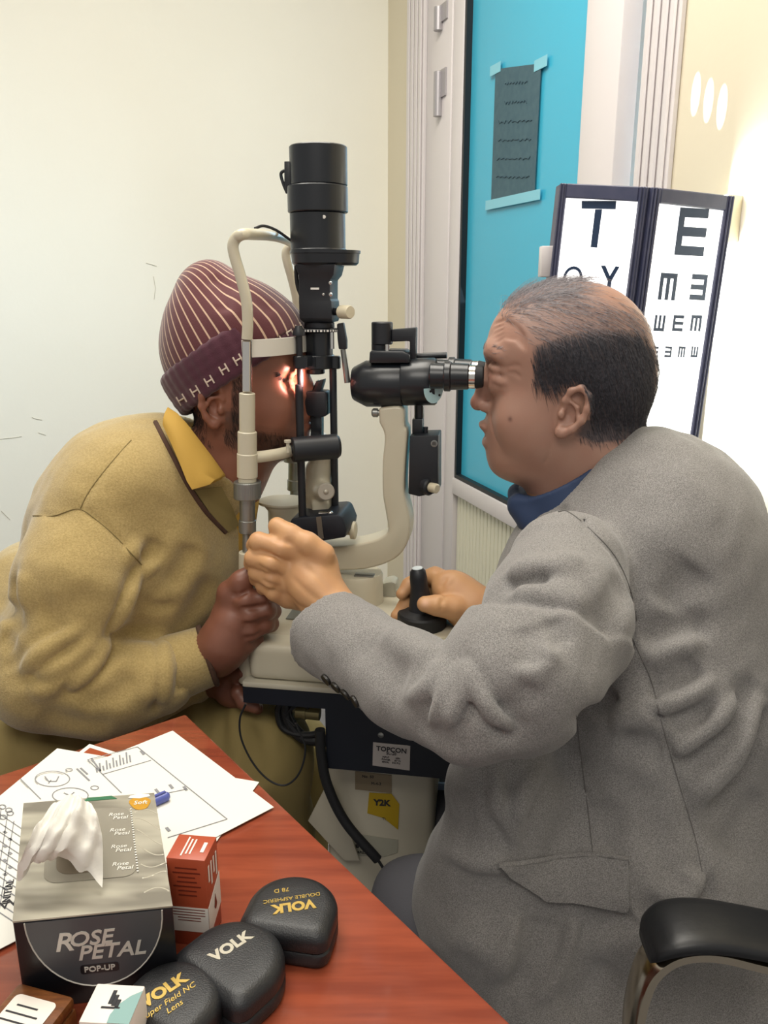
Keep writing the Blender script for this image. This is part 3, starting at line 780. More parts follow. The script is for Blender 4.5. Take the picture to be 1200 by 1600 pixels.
b.box(kb(.5, .62, KH+.0003), x_*.006, y_*.0006, UP*.0002); b.obj('print', m_dark, P, smooth=0)
# ================================================================== slit lamp on its stand
LD = V3(math.cos(math.radians(9)), -math.sin(math.radians(9)), 0); LN = V3(-LD[1], LD[0], 0)     # patient -> doctor, and away from the camera
TZ = .74
TUBE_Y = -.115
_t = at(386, 600, 1.0); LO = V3(_t[0], _t[1], 0)-LN*TUBE_Y       # foot of the head rest, mid plane
def sl(px, py, t=0.0): return onplane(px, py, LO+LN*t, LN)       # point on the plane t behind the optical axis
def sloc(p): q = np.asarray(p)-LO; return float(q@LD), float(q@LN), float(q[2])
def slw(s, t, z): return LO+LD*s+LN*t+UP*z
def slr(px, py, wpx, t=0.0): return np.linalg.norm(sl(px+wpx/2, py, t)-sl(px-wpx/2, py, t))/2     # half width in metres
m_blk = mat('black_gloss_enamel', '15191f', .34, spec=.5, coat=.1); m_bsat = mat('black_satin', '191c22', .45); m_crm = mat('cream_enamel', 'c3bca7', .32, bump=(200, .03), coat=.15)
m_crm2 = mat('pale_cream_enamel', 'c2bcaa', .4); m_chr = mat('polished_chrome', 'd5d2cd', .16, 1); m_mir = mat('mirror', 'e8f2f6', .05, 1); m_knob = mat('ivory_knob', 'c8bfa6', .4)
m_navy = mat('navy_black_panel', '0e1420', .5, bump=(300, .05)); m_rub = mat('black_rubber', '121316', .6); m_steel = mat('grey_steel', '8d8f8c', .35, .8); m_wdot = mat('white_dot', 'e8e6e0', .5)
m_plate = mat('pale_cyan_plate', 'bfe8ee', .3, .3)  # one even pale cyan for the rear plate
# ---- table
TB = sl(378, 1065, 0); t_front = None
tf0 = onz(378, 1065, TZ); s0_, tF, _ = sloc(tf0)
TL_, TD_ = .56, .34
def tbl(s, t, z): return slw(s0_+s, tF+t, z)
P = thing('instrument_table', 'black instrument table with cream top edge and cream pedestal under the slit lamp', 'table', V3(*tbl(.28, .17, 0)[:2], 0))
TAB = P
MB().prism([tbl(0, 0, TZ-.008), tbl(TL_, 0, TZ-.008), tbl(TL_, TD_, TZ-.008), tbl(0, TD_, TZ-.008)], UP*.008).obj('tabletop', m_crm2, P, bevel=.002)
b = MB()
pf = [tbl(0, .002, TZ-.0085), tbl(TL_, .002, TZ-.0085), tbl(TL_, .002, TZ-.125), tbl(.12, .002, TZ-.125), tbl(.12, .002, TZ-.04), tbl(0, .002, TZ-.04)]
x5 = sloc(onplane(508, 1110, tbl(0, .002, 0), LN))[0]-s0_
zl, zr = onplane(508, 1200, tbl(0, .002, 0), LN)[2], onplane(712, 1222, tbl(0, .002, 0), LN)[2]
zk = onplane(400, 1099, tbl(0, .002, 0), LN)[2]
pf = [tbl(0, .002, TZ-.0085), tbl(TL_, .002, TZ-.0085), tbl(TL_, .002, zl), tbl(x5, .002, zl), tbl(x5, .002, zk), tbl(0, .002, zk)]
b.prism(pf, LN*.004); b.obj('front_skirt', m_navy, P, smooth=0)
b = MB(); b.prism([tbl(x5, .006, TZ-.0085), tbl(TL_, .006, TZ-.0085), tbl(TL_, .006, zl), tbl(x5, .006, zl)], LN*.2); b.obj('drive_box', m_navy, P, bevel=.003)
b = MB(); b.prism([tbl(0, .006, TZ-.0085), tbl(.006, .006, TZ-.0085), tbl(.006, .006, zk), tbl(0, .006, zk)], LN*(TD_-.01)); b.obj('side_skirt', m_navy, P, smooth=0)
lp = [onplane(x, y, tbl(0, .001, 0), LN) for x, y in ((583, 1160), (641, 1166), (640, 1204), (582, 1196))]
m_lab = mat('silver_label', 'b9b2ad', .4, .2)
MB().prism(lp, LN*.0012).obj('rating_plate', m_lab, P, smooth=0)
ux, uy = nrm(lp[1]-lp[0]), nrm(lp[0]-lp[3]); c = sum(lp)/4-LN*.0006
join_text('plate_lettering', [('TOPCON', c+uy*.0095, ux, uy, .0095, dict(bold=.0002)), ('SL-20', c+uy*.004, ux, uy, .006), ('INPUT        100V', c-uy*.0022, ux, uy, .0033), ('POWER      60 VA', c-uy*.0058, ux, uy, .0033), ('SERIAL    502 912', c-uy*.0094, ux, uy, .0033)], m_dark, P, ext=.0002)
q = onplane(595, 1149, tbl(0, .001, 0), LN); MB().lathe(q+LN*.001, -LN, [(.004, 0), (.004, .001), (.002, .002)], 14).obj('screw', m_steel, P)
# pedestal
pc0 = sloc(onplane(593, 1270, tbl(0, .06, 0), LN)); pc = slw(pc0[0], pc0[1]+.07, 0)
b = MB(); b.box(V3(pc[0], pc[1], (zl+.06)/2), LD*.078, LN*.07, UP*(zl-.06)/2); b.obj('pedestal', m_crm2, P, bevel=.012, seg=3)
b = MB(); b.box(V3(pc[0], pc[1], .03), LD*.24, LN*.20, UP*.03); b.obj('foot', m_navy, P, bevel=.006)
pfp = pc-LN*.0705
def pf(px, py): return onplane(px, py, pfp, LN)
def card(name, pts, m, off=.0004): return MB().prism([pf(*p)-LN*off for p in pts], -LN*.0004).obj(name, m, P, smooth=0)
card('brown_label', ((555, 1205), (612, 1211), (612, 1239), (555, 1233)), mat('brown_label_print', '8f8068', .6))
card('yellow_label', ((577, 1238), (612, 1240), (624, 1256), (622, 1296), (600, 1278), (574, 1270)), mat('yellow_sticker', 'b99a1c', .55))
card('torn_label', ((540, 1300), (622, 1312), (621, 1332), (600, 1338), (538, 1336)), mat('torn_white_label', 'a7a595', .7))
ux, uy = nrm(pf(612, 1245)-pf(577, 1243)), UP
for items in ([('Y2K', pf(597, 1254)-LN*.0012, ux, uy, .013, dict(bold=.0006)), ('TI', pf(600, 1279)-LN*.0012, ux, uy, .006)], [('M-4-3', pf(588, 1224)-LN*.0012, ux, uy, .006), ('No. 50', pf(575, 1213)-LN*.0012, ux, uy, .006)], [('GENUINE', pf(566, 1322)-LN*.0012, ux, uy, .007, dict(bold=.0003)), ('SPARES', pf(562, 1331)-LN*.0012, ux, uy, .006)]):
    join_text('sticker_lettering', items, m_dark, P, ext=.0002)
b = MB(); gq = tbl(x5-.02, .05, 0)
g0 = tbl(x5+.01, .045, 0); b.prism([onplane(x, y, g0, LN) for x, y in ((505, 1236), (520, 1228), (562, 1345), (538, 1345), (481, 1283))], LN*.004); b.obj('side_plate', m_crm2, P, bevel=.001)
b = MB(); b.prism([onplane(x, y, tbl(.4, .12, 0), LN) for x, y in ((655, 1222), (720, 1226), (720, 1310), (690, 1300))], LN*.004); b.obj('side_panel', mat('pale_blue_panel', '9fb7d8', .35), P, smooth=0)
# connectors and leads under the table
b = MB(); yc = sl(470, 1118, tF+.05); b.cyl(sl(463, 1112, tF+.03), sl(500, 1116, tF+.03), .0085, 18); b.cyl(sl(474, 1113, tF+.03), sl(479, 1113.5, tF+.03), .0098, 18); b.obj('connector', mat('brass_plug', '7c7350', .35, .7), P)
b = MB(); b.tube(smoothpath([sl(*p, tF+.035) for p in ((446, 1098), (450, 1124), (470, 1150), (495, 1156), (520, 1158))]), .0085, 12); b.obj('lead', m_rub, P)
b = MB(); b.tube(smoothpath([sl(*p, tF+.03) for p in ((438, 1098), (434, 1112), (440, 1135), (460, 1146), (486, 1148), (506, 1142))]), .0045, 10); b.obj('lead', m_rub, P)
b = MB(); b.tube(smoothpath([sl(*p, tF+.028) for p in ((462, 1098), (456, 1106), (446, 1120), (452, 1126), (462, 1134), (454, 1112), (470, 1102), (488, 1112))]), .0016, 8); b.obj('lead', m_rub, P)
cp = [sl(*p, tF-.004) for p in ((500, 1140), (502, 1180), (512, 1228), (540, 1285), (590, 1343))]
b = MB(); b.tube(smoothpath(cp), .0068, 14); b.obj('power_cord', m_rub, P)
cp2 = smoothpath([cp[-1], sl(610, 1372, tF-.01), sl(648, 1416, tF-.02), V3(.13, .88, .02)], 6)
MB().tube(cp2, .002, 8).obj('thin_cord', m_rub, P)
wl = [sl(*p, tF-.075) for p in ((384, 1100), (375, 1122), (376, 1150), (388, 1180), (405, 1205), (425, 1222), (445, 1227), (462, 1216), (473, 1195), (477, 1168), (470, 1148), (462, 1130))]
MB().tube(smoothpath(wl), .0013, 8).obj('thin_lead', m_rub, P)
# ---- head rest (its own thing on the table) : chin and forehead rest
s_near = sloc(sl(386, 600, TUBE_Y))[0]
P = thing('slit_lamp', 'black and cream slit lamp microscope with lamp tower and head rest on the instrument table', 'slit lamp', V3(*slw(.15, 0, 0)[:2], TZ))
SLT = P
HT = TUBE_Y
def tw(px, py): return sl(px, py, HT)
ax_b, ax_t = tw(387, 1060), tw(386, 500)
def axis_at(py):
    z = tw(387, py)[2]; f = (z-ax_b[2])/(ax_t[2]-ax_b[2]); p = ax_b*(1-f)+ax_t*f; return V3(p[0], p[1], z)
def seg(mb, y0, y1, wpx, n=24, w2=None):
    a, c_ = axis_at(y1), axis_at(y0); r = slr(387, (y0+y1)/2, wpx, HT); r2 = r if w2 is None else slr(387, y0, w2, HT)
    L_ = np.linalg.norm(c_-a); e = min(.001, L_*.2)
    mb.lathe(a, c_-a, [(r-e, 0), (r, e), (r2, L_-e), (r2-e, L_)], n)
FT = -HT
def far(p): return p+LN*(FT-HT)
arch = [(386, 600), (386, 530), (387, 505), (385, 470), (376, 432), (367, 402), (364, 384), (369, 372), (380, 366)]
near = [tw(*p) for p in arch]
farp = [far(p) for p in near]
zt = near[-1][2]
top = []
for i in range(1, 8):
    f = i/8; top.append(near[-1]*(1-f)+farp[-1]*f+UP*.004*math.sin(math.pi*f)+LD*.006*math.sin(math.pi*f))
path = smoothpath(near[1:]+top+farp[::-1][:-1], 5)
FR = []
b = MB(); b.tube(path, slr(386, 450, 17, HT), 16); b.obj('head_rest_arch', m_crm, P)
for side in (0, 1):
    sh = (lambda mb: mb) if not side else (lambda mb: (setattr(mb, 'v', [tuple(V3(*q)+LN*(FT-HT)) for q in mb.v]), mb)[1])
    b = MB(); seg(b, 532, 612, 15); sh(b).obj('chrome_post', m_chr, P)
    b = MB(); seg(b, 614, 676, 24); seg(b, 674, 712, 29); seg(b, 708, 746, 31); seg(b, 744, 757, 27); sh(b).obj('sleeve', m_crm, P)
    b = MB(); seg(b, 862, 1064, 28, w2=26); sh(b).obj('support_column', m_crm, P)
    b = MB(); seg(b, 776, 815, 23); seg(b, 812, 832, 26); seg(b, 830, 866, 15); sh(b).obj('steel_spindle', m_steel, P)
    b = MB(); r = slr(387, 765, 41, HT); a_, c_ = axis_at(778), axis_at(752); L_ = np.linalg.norm(c_-a_); n = 96
    R_ = []
    for h, rr_ in ((0, .97), (.001, 1), (L_-.001, 1), (L_, .96)):
        R_.append([a_+(c_-a_)/L_*h+(LD*math.cos(2*math.pi*k/n)+LN*math.sin(2*math.pi*k/n))*r*rr_*(1-.012*(k % 2)) for k in range(n)])
    b.rings(R_); sh(b).obj('height_ring', m_steel, P, smooth=15)
# forehead band between the posts
hb0, hb1 = tw(383, 545), None
b = MB(); hh = slr(386, 545, 26, HT); R_ = []
for i in range(17):
    f = i/16; p = tw(380, 545)*(1-f)+far(tw(380, 545))*f; bow = -.050*math.sin(math.pi*f)
    c = p-LD*.0-LD*bow*-1*.35
    c = p+LD*.050*math.sin(math.pi*f)**.6
    tg_ = nrm(LN+LD*.5*math.cos(math.pi*f)); nn = np.cross(tg_, UP)
    R_.append([c+nn*.0025+UP*hh, c+nn*.0025-UP*hh, c-nn*.0025-UP*hh, c-nn*.0025+UP*hh])
b.rings(R_); b.obj('forehead_band', mat('white_band', 'd6d2c8', .45), P, smooth=40)
# chin rest
czz = axis_at(716)[2]
b = MB(); q0 = axis_at(716)
arm = [q0+LN*.0, q0+LD*.022+LN*.02, q0+LD*.040+LN*.05, q0+LD*.046+LN*.09, q0+LD*.046+LN*.14, q0+LD*.040+LN*.18, q0+LD*.022+LN*.21, far(q0)]
b.tube(smoothpath(arm, 5), .0075, 12); b.obj('chin_arm', m_crm, P)
cc_ = slw(sloc(q0)[0]+.042, 0, czz+.005)
b = MB(); b.box(cc_, LD*.026, LN*.035, UP*.004); b.obj('chin_cup', mat('white_plastic', 'd9dde0', .35), P, bevel=.003)
q = axis_at(705)+LD*.044+LN*.03
b = MB(); b.cyl(q-UP*.006, q+UP*.009, .0022, 12); b.cyl(q+UP*.007, q+UP*.010, .0045, 14); b.obj('paper_pin', m_crm2, P)
# base of head rest: rail between the two columns
b = MB(); a_ = axis_at(1050); b.box((a_+far(a_))/2, LD*.012, LN*.115, UP*.010); b.obj('cross_bar', m_crm, P, bevel=.002)
# ---- illumination tower
LT = 0.0
def vcyl(mb, cx, y0, y1, wpx, t=LT, n=32, r2=None, e=.0012):
    a, c_ = sl(cx, y1, t), sl(cx, y0, t); a = V3(c_[0], c_[1], a[2]) if True else a
    r = slr(cx, (y0+y1)/2, wpx, t); L_ = c_[2]-a[2]; r2 = r if r2 is None else slr(cx, y0, r2, t)
    mb.lathe(a, UP, [(r-e, 0), (r, e), (r2, L_-e), (r2-e, L_)], n); return a, r, L_
LAMP = thing
b = MB(); vcyl(b, 497, 229, 291, 88, n=48); b.obj('lamp_housing_cap', m_blk, P)
b = MB(); vcyl(b, 496, 291, 333, 92, n=48); b.obj('lamp_housing_ring', m_blk, P)
b = MB(); vcyl(b, 496, 333, 392, 84, n=48); b.obj('lamp_housing_body', m_blk, P)
q, r, L_ = sl(515, 342, LT), slr(496, 342, 84, LT), 0
q = q-LN*(r*.89); MB().lathe(q, -LN, [(.0022, -.002), (.0022, .0008), (.0012, .001)], 12).obj('dot', m_wdot, P)
b = MB(); c_ = sl(452, 276, LT)
b.prism([sl(x, y, -.012) for x, y in ((444, 252), (455, 252), (455, 288), (448, 300), (444, 285))], LN*.024)
b.tube(smoothpath([sl(*p, 0) for p in ((445, 266), (439, 272), (443, 288), (449, 302))]), .0022, 8); b.obj('lamp_clip', m_bsat, P, bevel=.001)
b = MB(); a_, r_, h_ = vcyl(b, 498, 389, 394, 86, n=48)
R_ = []                                 # flange plate, stretched towards the doctor
z0, z1 = sl(500, 415, LT)[2], sl(500, 392, LT)[2]
cA, cB = sl(500, 400, LT), sl(527, 400, LT); rA, rB = slr(500, 400, 88, LT), slr(527, 400, 68, LT)
def stad(e, z):
    o = []
    for k in range(25): t = math.pi/2+math.pi*k/24; o.append(V3(cA[0], cA[1], z)+(LD*math.cos(t)+LN*math.sin(t))*(rA-e))
    for k in range(25): t = -math.pi/2+math.pi*k/24; o.append(V3(cB[0], cB[1], z)+(LD*math.cos(t)+LN*math.sin(t))*(rB-e))
    return o
b.rings([stad(.004, z0), stad(.001, z0+.003), stad(0, z1-.004), stad(-.0015, z1-.0035), stad(-.0015, z1)]); b.obj('flange', m_blk, P)
b = MB(); R_ = []
for (x0, x1, y, dpt_) in ((470, 531, 414, .030), (474, 528, 430, .026), (474, 522, 438, .024), (474, 522, 468, .024), (474, 524, 470, .024), (475, 525, 497, .024), (480, 524, 503, .02)):
    a0, a1 = sl(x0, y, LT), sl(x1, y, LT); R_.append([a0-LN*dpt_, a1-LN*dpt_, a1+LN*dpt_, a0+LN*dpt_])
b.rings(R_[::-1]); b.obj('tower_body', m_bsat, P, bevel=.003)
fz = -.0245
for x, y, r in ((516.5, 442, .0022), (517, 460, .0024), (505.5, 460, .0017)):
    MB().lathe(sl(x, y, fz+.001), -LN, [(r, 0), (r, .0015), (r*.5, .002)], 12).obj('screw', m_chr, P)
MB().box(sl(492, 451, fz-.0003), LD*.0055, LN*.0004, UP*.0012).obj('index_mark', m_wdot, P, smooth=0)
q = sl(522, 487, -.012); kd = nrm(LD-LN*.75)
b = MB(); b.cyl(q-kd*.01, q+kd*.016, .0048, 18); b.obj('knob_shaft', m_bsat, P)
b = MB(); b.lathe(q+kd*.012, kd, [(.006, 0), (.0085, .002), (.0085, .018), (.0075, .020)], 28); b.obj('filter_knob', m_knob, P)
b = MB(); b.tube(smoothpath([sl(*p, -.005) for p in ((463, 412), (463, 430), (466, 450), (474, 468), (480, 476))]), .0028, 10); b.obj('tower_lead', m_rub, P)
b = MB(); b.tube(smoothpath([sl(398, 357, -.03), sl(412, 353, -.02), sl(432, 360, -.01), sl(455, 376, 0)]), .0018, 8); b.obj('lamp_wire', m_rub, P)
b = MB(); vcyl(b, 499, 503, 513, 46); vcyl(b, 499, 513, 518, 64, n=64); b.obj('scale_ring', m_bsat, P)
b = MB(); rr_ = slr(499, 515, 64, LT); cc_ = sl(499, 515.5, LT)
for k in range(40):
    t = 2*math.pi*k/40; d = LD*math.cos(t)+LN*math.sin(t); b.box(V3(cc_[0], cc_[1], cc_[2])+d*rr_, np.cross(UP, d)*(.0008 if k % 2 else .0014), d*.0004, UP*.0012)
b.obj('scale_marks', m_wdot, P, smooth=0)
b = MB(); vcyl(b, 498, 518, 557, 42); b.obj('lens_barrel', m_blk, P)
b = MB(); b.lathe(sl(519, 545, -.01), UP, [(.003, 0), (.003, .026)], 10); b.obj('barrel_pin', m_chr, P)
b = MB(); vcyl(b, 494, 554, 575, 56); 
vcyl(b, 467, 556, 576, 18, n=20, t=-.045); vcyl(b, 523, 556, 576, 18, n=20); b.prism([sl(478, 558, -.028), sl(492, 558, -.028), sl(492, 574, -.028), sl(478, 574, -.028)], LN*.02); b.prism([sl(466, 558, -.053), sl(480, 558, -.053), sl(480, 574, -.053), sl(466, 574, -.053)], LN*.028)
b.obj('yoke', m_blk, P)
b = MB(); vcyl(b, 493, 574, 584, 28); b.obj('exit_lens', m_blk, P)
b = MB(); vcyl(b, 467, 518, 606, 10, n=16, t=-.045); vcyl(b, 467, 600, 815, 12, n=16, t=-.045); b.lathe(sl(467, 524, -.045), UP, [(.008, 0), (.008, .004), (.004, .012)], 16); b.obj('guide_rod', m_bsat, P)
b = MB(); vcyl(b, 520, 566, 815, 11, n=16); b.obj('guide_rod', m_bsat, P)
b = MB(); b.prism([sl(x, y, -.01) for x, y in ((526, 506), (536, 504), (541, 532), (541, 546), (529, 546), (527, 530))], LN*.010); b.obj('lever_block', m_bsat, P, bevel=.0015)
b = MB(); b.tube([sl(536, 546, -.005), sl(543, 598, -.005)], [.0036, .0042], 14); b.obj('lever', m_steel, P)
# mirror carrier
b = MB(); b.prism([sl(x, y, -.014) for x, y in ((473, 616), (479, 611), (508, 612), (510, 617), (510, 650), (500, 653), (478, 649), (473, 643))], LN*.028); b.obj('mirror_block', m_bsat, P, bevel=.002)
b = MB(); b.prism([sl(x, y, -.009) for x, y in ((489, 612), (495, 596), (505, 593), (504, 599), (500, 612))], LN*.018); b.obj('mirror_holder', m_bsat, P, bevel=.001)
b = MB(); b.prism([sl(x, y, -.008) for x, y in ((487.5, 611), (493.5, 595), (494.5, 595.5), (488.5, 611.5))], LN*.016); b.obj('mirror', m_mir, P, smooth=0)
b = MB(); b.prism([sl(x, y, -.008) for x, y in ((485, 650), (502, 650), (502, 690), (485, 690))], LN*.016); b.obj('mirror_stem', m_blk, P, bevel=.001)
# horizontal black cylinder, turned a little towards the camera at the patient's end
c0, c1 = sl(456, 703, -.066), sl(530, 697, -.038)
ax = nrm(c1-c0); r = .0165
b = MB(); b.lathe(c0, ax, [(r*.35, -.0012), (r*.35, 0), (r-.0015, 0), (r, .0015), (r, np.linalg.norm(c1-c0)-.004), (r-.003, np.linalg.norm(c1-c0))], 40); b.obj('cross_cylinder', m_bsat, P, smooth=35)
MB().lathe(c0-ax*.0002, -ax, [(.0035, 0), (.0035, .0006), (.001, .0006)], 14).obj('end_screw', m_blk, P)
# cream tilt arm with dial
S = Sdf()
S.chain([sl(497, 735, .004), sl(495, 770, .004), sl(496, 800, .004)], [.018, .0175, .015], k=.004); S.cone(sl(503, 716, .002), sl(500, 735, .004), .0135, .017, k=.005)
S.cone(sl(500, 766, .0), sl(507, 767, -.03), .016, .012, k=.012); S.box(sl(503, 795, -.008), (.012, .012, .012), (LD, LN, UP), rd=.003, k=.006)
V, Q = S.mesh(.0022); sdf_obj('tilt_arm', V, Q, m_crm, P, smooth_it=4)
kd = nrm(-LN+LD*.28+UP*.1); q = sl(509, 767.5, -.036)
b = MB(); b.lathe(q, kd, [(.008, -.006), (.0095, .0), (.0118, .001), (.0118, .005), (.0105, .006), (.0035, .006), (.0035, .0072), (.002, .0085), (.0005, .0088)], 40); b.obj('angle_dial', mat('satin_aluminium', 'b3ada0', .4, .5), P, smooth=35)
# black foot of the tower
b = MB(); R_ = []
pol = [(449, 826), (455, 811), (470, 808), (528, 804), (534, 808), (542, 828), (540, 840), (498, 847), (460, 838)]
b.prism([sl(x, y, -.054) for x, y in pol], LN*.075); b.obj('tower_foot', m_navy, P, bevel=.003)
b = MB(); b.prism([sl(x, y, -.0545) for x, y in ((494, 808), (502, 806.5), (506, 841), (498, 842.5))], -LN*.0008); b.obj('foot_strip', m_steel, P, smooth=0)
b = MB(); q = sl(541, 828, -.012); b.lathe(q, LD, [(.007, -.004), (.007, .006), (.0125, .007), (.0125, .013), (.011, .014), (.008, .0145)], 32); b.obj('slit_knob', m_knob, P, smooth=35)
b = MB(); q = sl(508, 806, -.040); b.box(q+UP*.002, LD*.009, LN*.003, UP*.003); b.lathe(q+LD*.008+UP*.004, -LN, [(.004, 0), (.004, .004), (.002, .006)], 14); b.obj('release_catch', m_chr, P, bevel=.001)
# grey pot behind the tower with its overhanging lid
b = MB(); q = sl(448, 850, .045); z1 = sl(448, 790, .045)[2]
b.lathe(q, UP, [(.026, 0), (.026, z1-q[2]-.006), (.031, z1-q[2]), (.031, z1-q[2]+.004)], 40); b.obj('pivot_housing', m_crm2, P, smooth=40)
b = MB(); b.prism([V3(*slw(s, t, 0)[:2], z1+.0042) for s, t in [(sloc(q)[0]+.034*math.cos(a)-(.006 if math.cos(a) < -.6 else 0), .045+.034*math.sin(a)) for a in np.linspace(0, 2*math.pi, 32)[:-1]]], UP*.004)
b.prism([V3(*slw(sloc(q)[0]+s, .045+t, 0)[:2], z1+.0045) for s, t in ((-.04, -.012), (-.02, -.03), (-.02, .03), (-.04, .012))], UP*.003); b.obj('pivot_lid', m_crm2, P, bevel=.001)
# ---- microscope arm (cream, swan-necked)
outer = [(597, 633), (632, 632), (636, 660), (640, 672), (637, 720), (636, 762), (642, 790), (645, 812), (641, 838), (628, 858), (606, 871), (575, 879), (540, 881), (505, 880), (470, 878)]
inner = [(470, 845), (505, 845), (545, 844), (585, 836), (604, 828), (611, 818), (608, 795), (603, 762), (603, 715), (606, 676), (598, 655)]
o_, i_ = smoothpath([V3(*p, 0) for p in outer], 5), smoothpath([V3(*p, 0) for p in inner], 5)
AT = .012
poly = [sl(p[0], p[1], AT) for p in o_]+[sl(p[0], p[1], AT) for p in i_]
bm = bmesh.new(); vs = [bm.verts.new(p-LN*.030) for p in poly]; f = bm.faces.new(vs); r_ = bmesh.ops.extrude_face_region(bm, geom=[f])
for v in r_['geom']:
    if isinstance(v, bmesh.types.BMVert): v.co += Vector(LN*.046)
bmesh.ops.recalc_face_normals(bm, faces=bm.faces)
bm.verts.ensure_lookup_table(); bm.verts.index_update()
VV = [v.co[:] for v in bm.verts]; FF = [[v.index for v in f.verts] for f in bm.faces]; bm.free()
finish('microscope_arm', VV, FF, m_crm, P, bevel=.0035, seg=3, smooth=35)
b = MB(); q = sl(588, 645, -.012); b.cyl(q, q+LD*.012, .004, 16); b.lathe(q, -LD, [(.006, -.002), (.006, .004), (.004, .006)], 16); b.obj('lock_screw', m_steel, P)
# ---- microscope head
MT = 0.004
def hcyl(mb, x0, x1, cy, hpx, t=MT, n=40, prof=None, tilt=0):
    a, c_ = sl(x0, cy, t), sl(x1, cy+tilt, t); r = slr((x0+x1)/2, cy, hpx, t); L_ = np.linalg.norm(c_-a)
    mb.lathe(a, c_-a, [(r*p, L_*h) for p, h in (prof or ((.96, 0), (1, .03), (1, .97), (.96, 1)))], n)
b = MB(); hcyl(b, 552, 630, 599.5, 71, prof=((.68, 0), (.74, .03), (1, .27), (1, .98), (.98, 1))); b.obj('objective_housing', m_blk, P, smooth=35)
b = MB(); hcyl(b, 629, 682, 597, 73, prof=((.97, 0), (1, .04), (1, .94), (.94, 1)), tilt=-1); b.obj('magnification_drum', m_blk, P, smooth=35)
b = MB(); b.prism([sl(x, y, MT-.033) for x, y in ((570, 571), (630, 570), (630, 575), (570, 576))], LN*.002); b.obj('highlight_band', m_blk, P, smooth=0) if False else None
q = sl(681, 596, MT); r = slr(681, 596, 70, MT)
pn_ = nrm(LD-LN*1.0); pu_ = nrm(np.cross(pn_, UP)); pcn = sl(677, 606, -.022)
b = MB(); b.prism([pcn+(pu_*.80*math.cos(a)+UP*math.sin(a))*slr(680, 600, 48, -.02) for a in np.linspace(math.pi, 2*math.pi, 25)], pn_*.0012); b.obj('rear_plate', m_plate, P, smooth=0)
b = MB()
for a in (-.55, .35): b.lathe(pcn+pn_*.0012+pu_*.012*a*1.4-UP*(.010 if a < 0 else .004), pn_, [(.0016, 0), (.0016, .0008)], 10)
b.obj('plate_screws', m_bsat, P)
for nm, dt, dy, wd in (('near', -.030, 0, 0), ('far', .034, 0, 0)):
    t = MT+dt; dy = 0 if nm == 'near' else -4
    z0 = sl(700, 588, MT-.030)[2]
    def ep(x0, x1, h0, h1, x0r=None):
        a = sl(x0, 585, MT-.030)+LN*(dt+.030)*1.0; c_ = sl(x1, 585, MT-.030)+LN*(dt+.030); a[2] = c_[2] = z0
        r0, r1 = slr(700, 585, h0, MT-.03), slr(700, 585, h1, MT-.03); e = min(.0012, np.linalg.norm(c_-a)*.25); L_ = np.linalg.norm(c_-a)
        return MB().lathe(a, c_-a, [(r0-e, 0), (r0, e), (r1, L_-e), (r1-e, L_)], 36)
    ep(672, 697, 40, 38).obj('prism_tube', m_blk, P); ep(694, 705, 47, 47).obj('prism_ring', m_blk, P)
    e = ep(704, 733, 42, 40).obj('eyepiece', m_blk, P)
    ep(732, 744, 37, 37).obj('chrome_ring', m_chr, e); ep(743, 756, 37, 33).obj('rubber_cup', m_rub, e)
# drum, base block and bracket on top
b = MB(); vcyl(b, 597, 503, 538, 33, t=MT); b.obj('top_drum', m_bsat, P)
b = MB(); vcyl(b, 594, 536, 552, 27, t=MT); b.obj('drum_neck', m_bsat, P)
b = MB(); b.cyl(sl(605, 550, MT-.018), sl(605, 538, MT-.018), .003, 12); b.obj('drum_pin', m_chr, P)
b = MB(); b.prism([sl(x, y, MT-.022) for x, y in ((577, 551), (580, 547), (630, 548), (640, 554), (640, 568), (576, 568))], LN*.044); b.obj('mount_block', m_blk, P, bevel=.003)
b = MB(); b.prism([sl(x, y, MT-.006) for x, y in ((612, 515), (650, 512), (649, 572), (640, 572), (640, 533), (612, 534))], LN*.018); b.obj('top_bracket', m_bsat, P, bevel=.0012)
b = MB(); b.tube([sl(648, 557, MT+.02), sl(698, 555, MT+.02)], .0042, 12); b.obj('side_rod', m_blk, P)
# hanging drive box below the head
b = MB(); b.cyl(sl(655, 690, MT+.012), sl(655, 632, MT+.012), .0065, 18); b.obj('hanger', m_blk, P)
b = MB(); b.prism([sl(x, y, MT-.002) for x, y in ((644, 655), (660, 655), (660, 684), (644, 684))], LN*.02); b.obj('hanger_block', m_blk, P, bevel=.001)
b = MB(); b.cyl(sl(665, 684, MT+.004), sl(665, 667, MT+.004), .0034, 12); b.obj('hanger_stud', m_bsat, P)
b = MB(); b.prism([sl(x, y, MT-.02) for x, y in ((640, 681), (685, 680), (685, 770), (655, 776), (638, 772))], LN*.045); b.obj('drive_box', m_bsat, P, bevel=.0015)
b = MB(); b.lathe(sl(678.5, 693, MT-.0202), -LN, [(.0046, 0), (.0046, .0008), (.003, .001), (.0028, 0)], 20); b.obj('ring_screw', m_steel, P)
kd = nrm(LD-LN*.8); q = sl(668, 760, MT-.016)
b = MB(); b.lathe(q, kd, [(.012, -.004), (.012, .004), (.010, .006)], 28); b.obj('knob_collar', m_bsat, P, smooth=35)
b = MB(); b.lathe(q+kd*.005, kd, [(.0062, 0), (.0066, .001), (.0066, .012), (.005, .0135)], 24); b.obj('fixation_knob', m_knob, P, smooth=35)
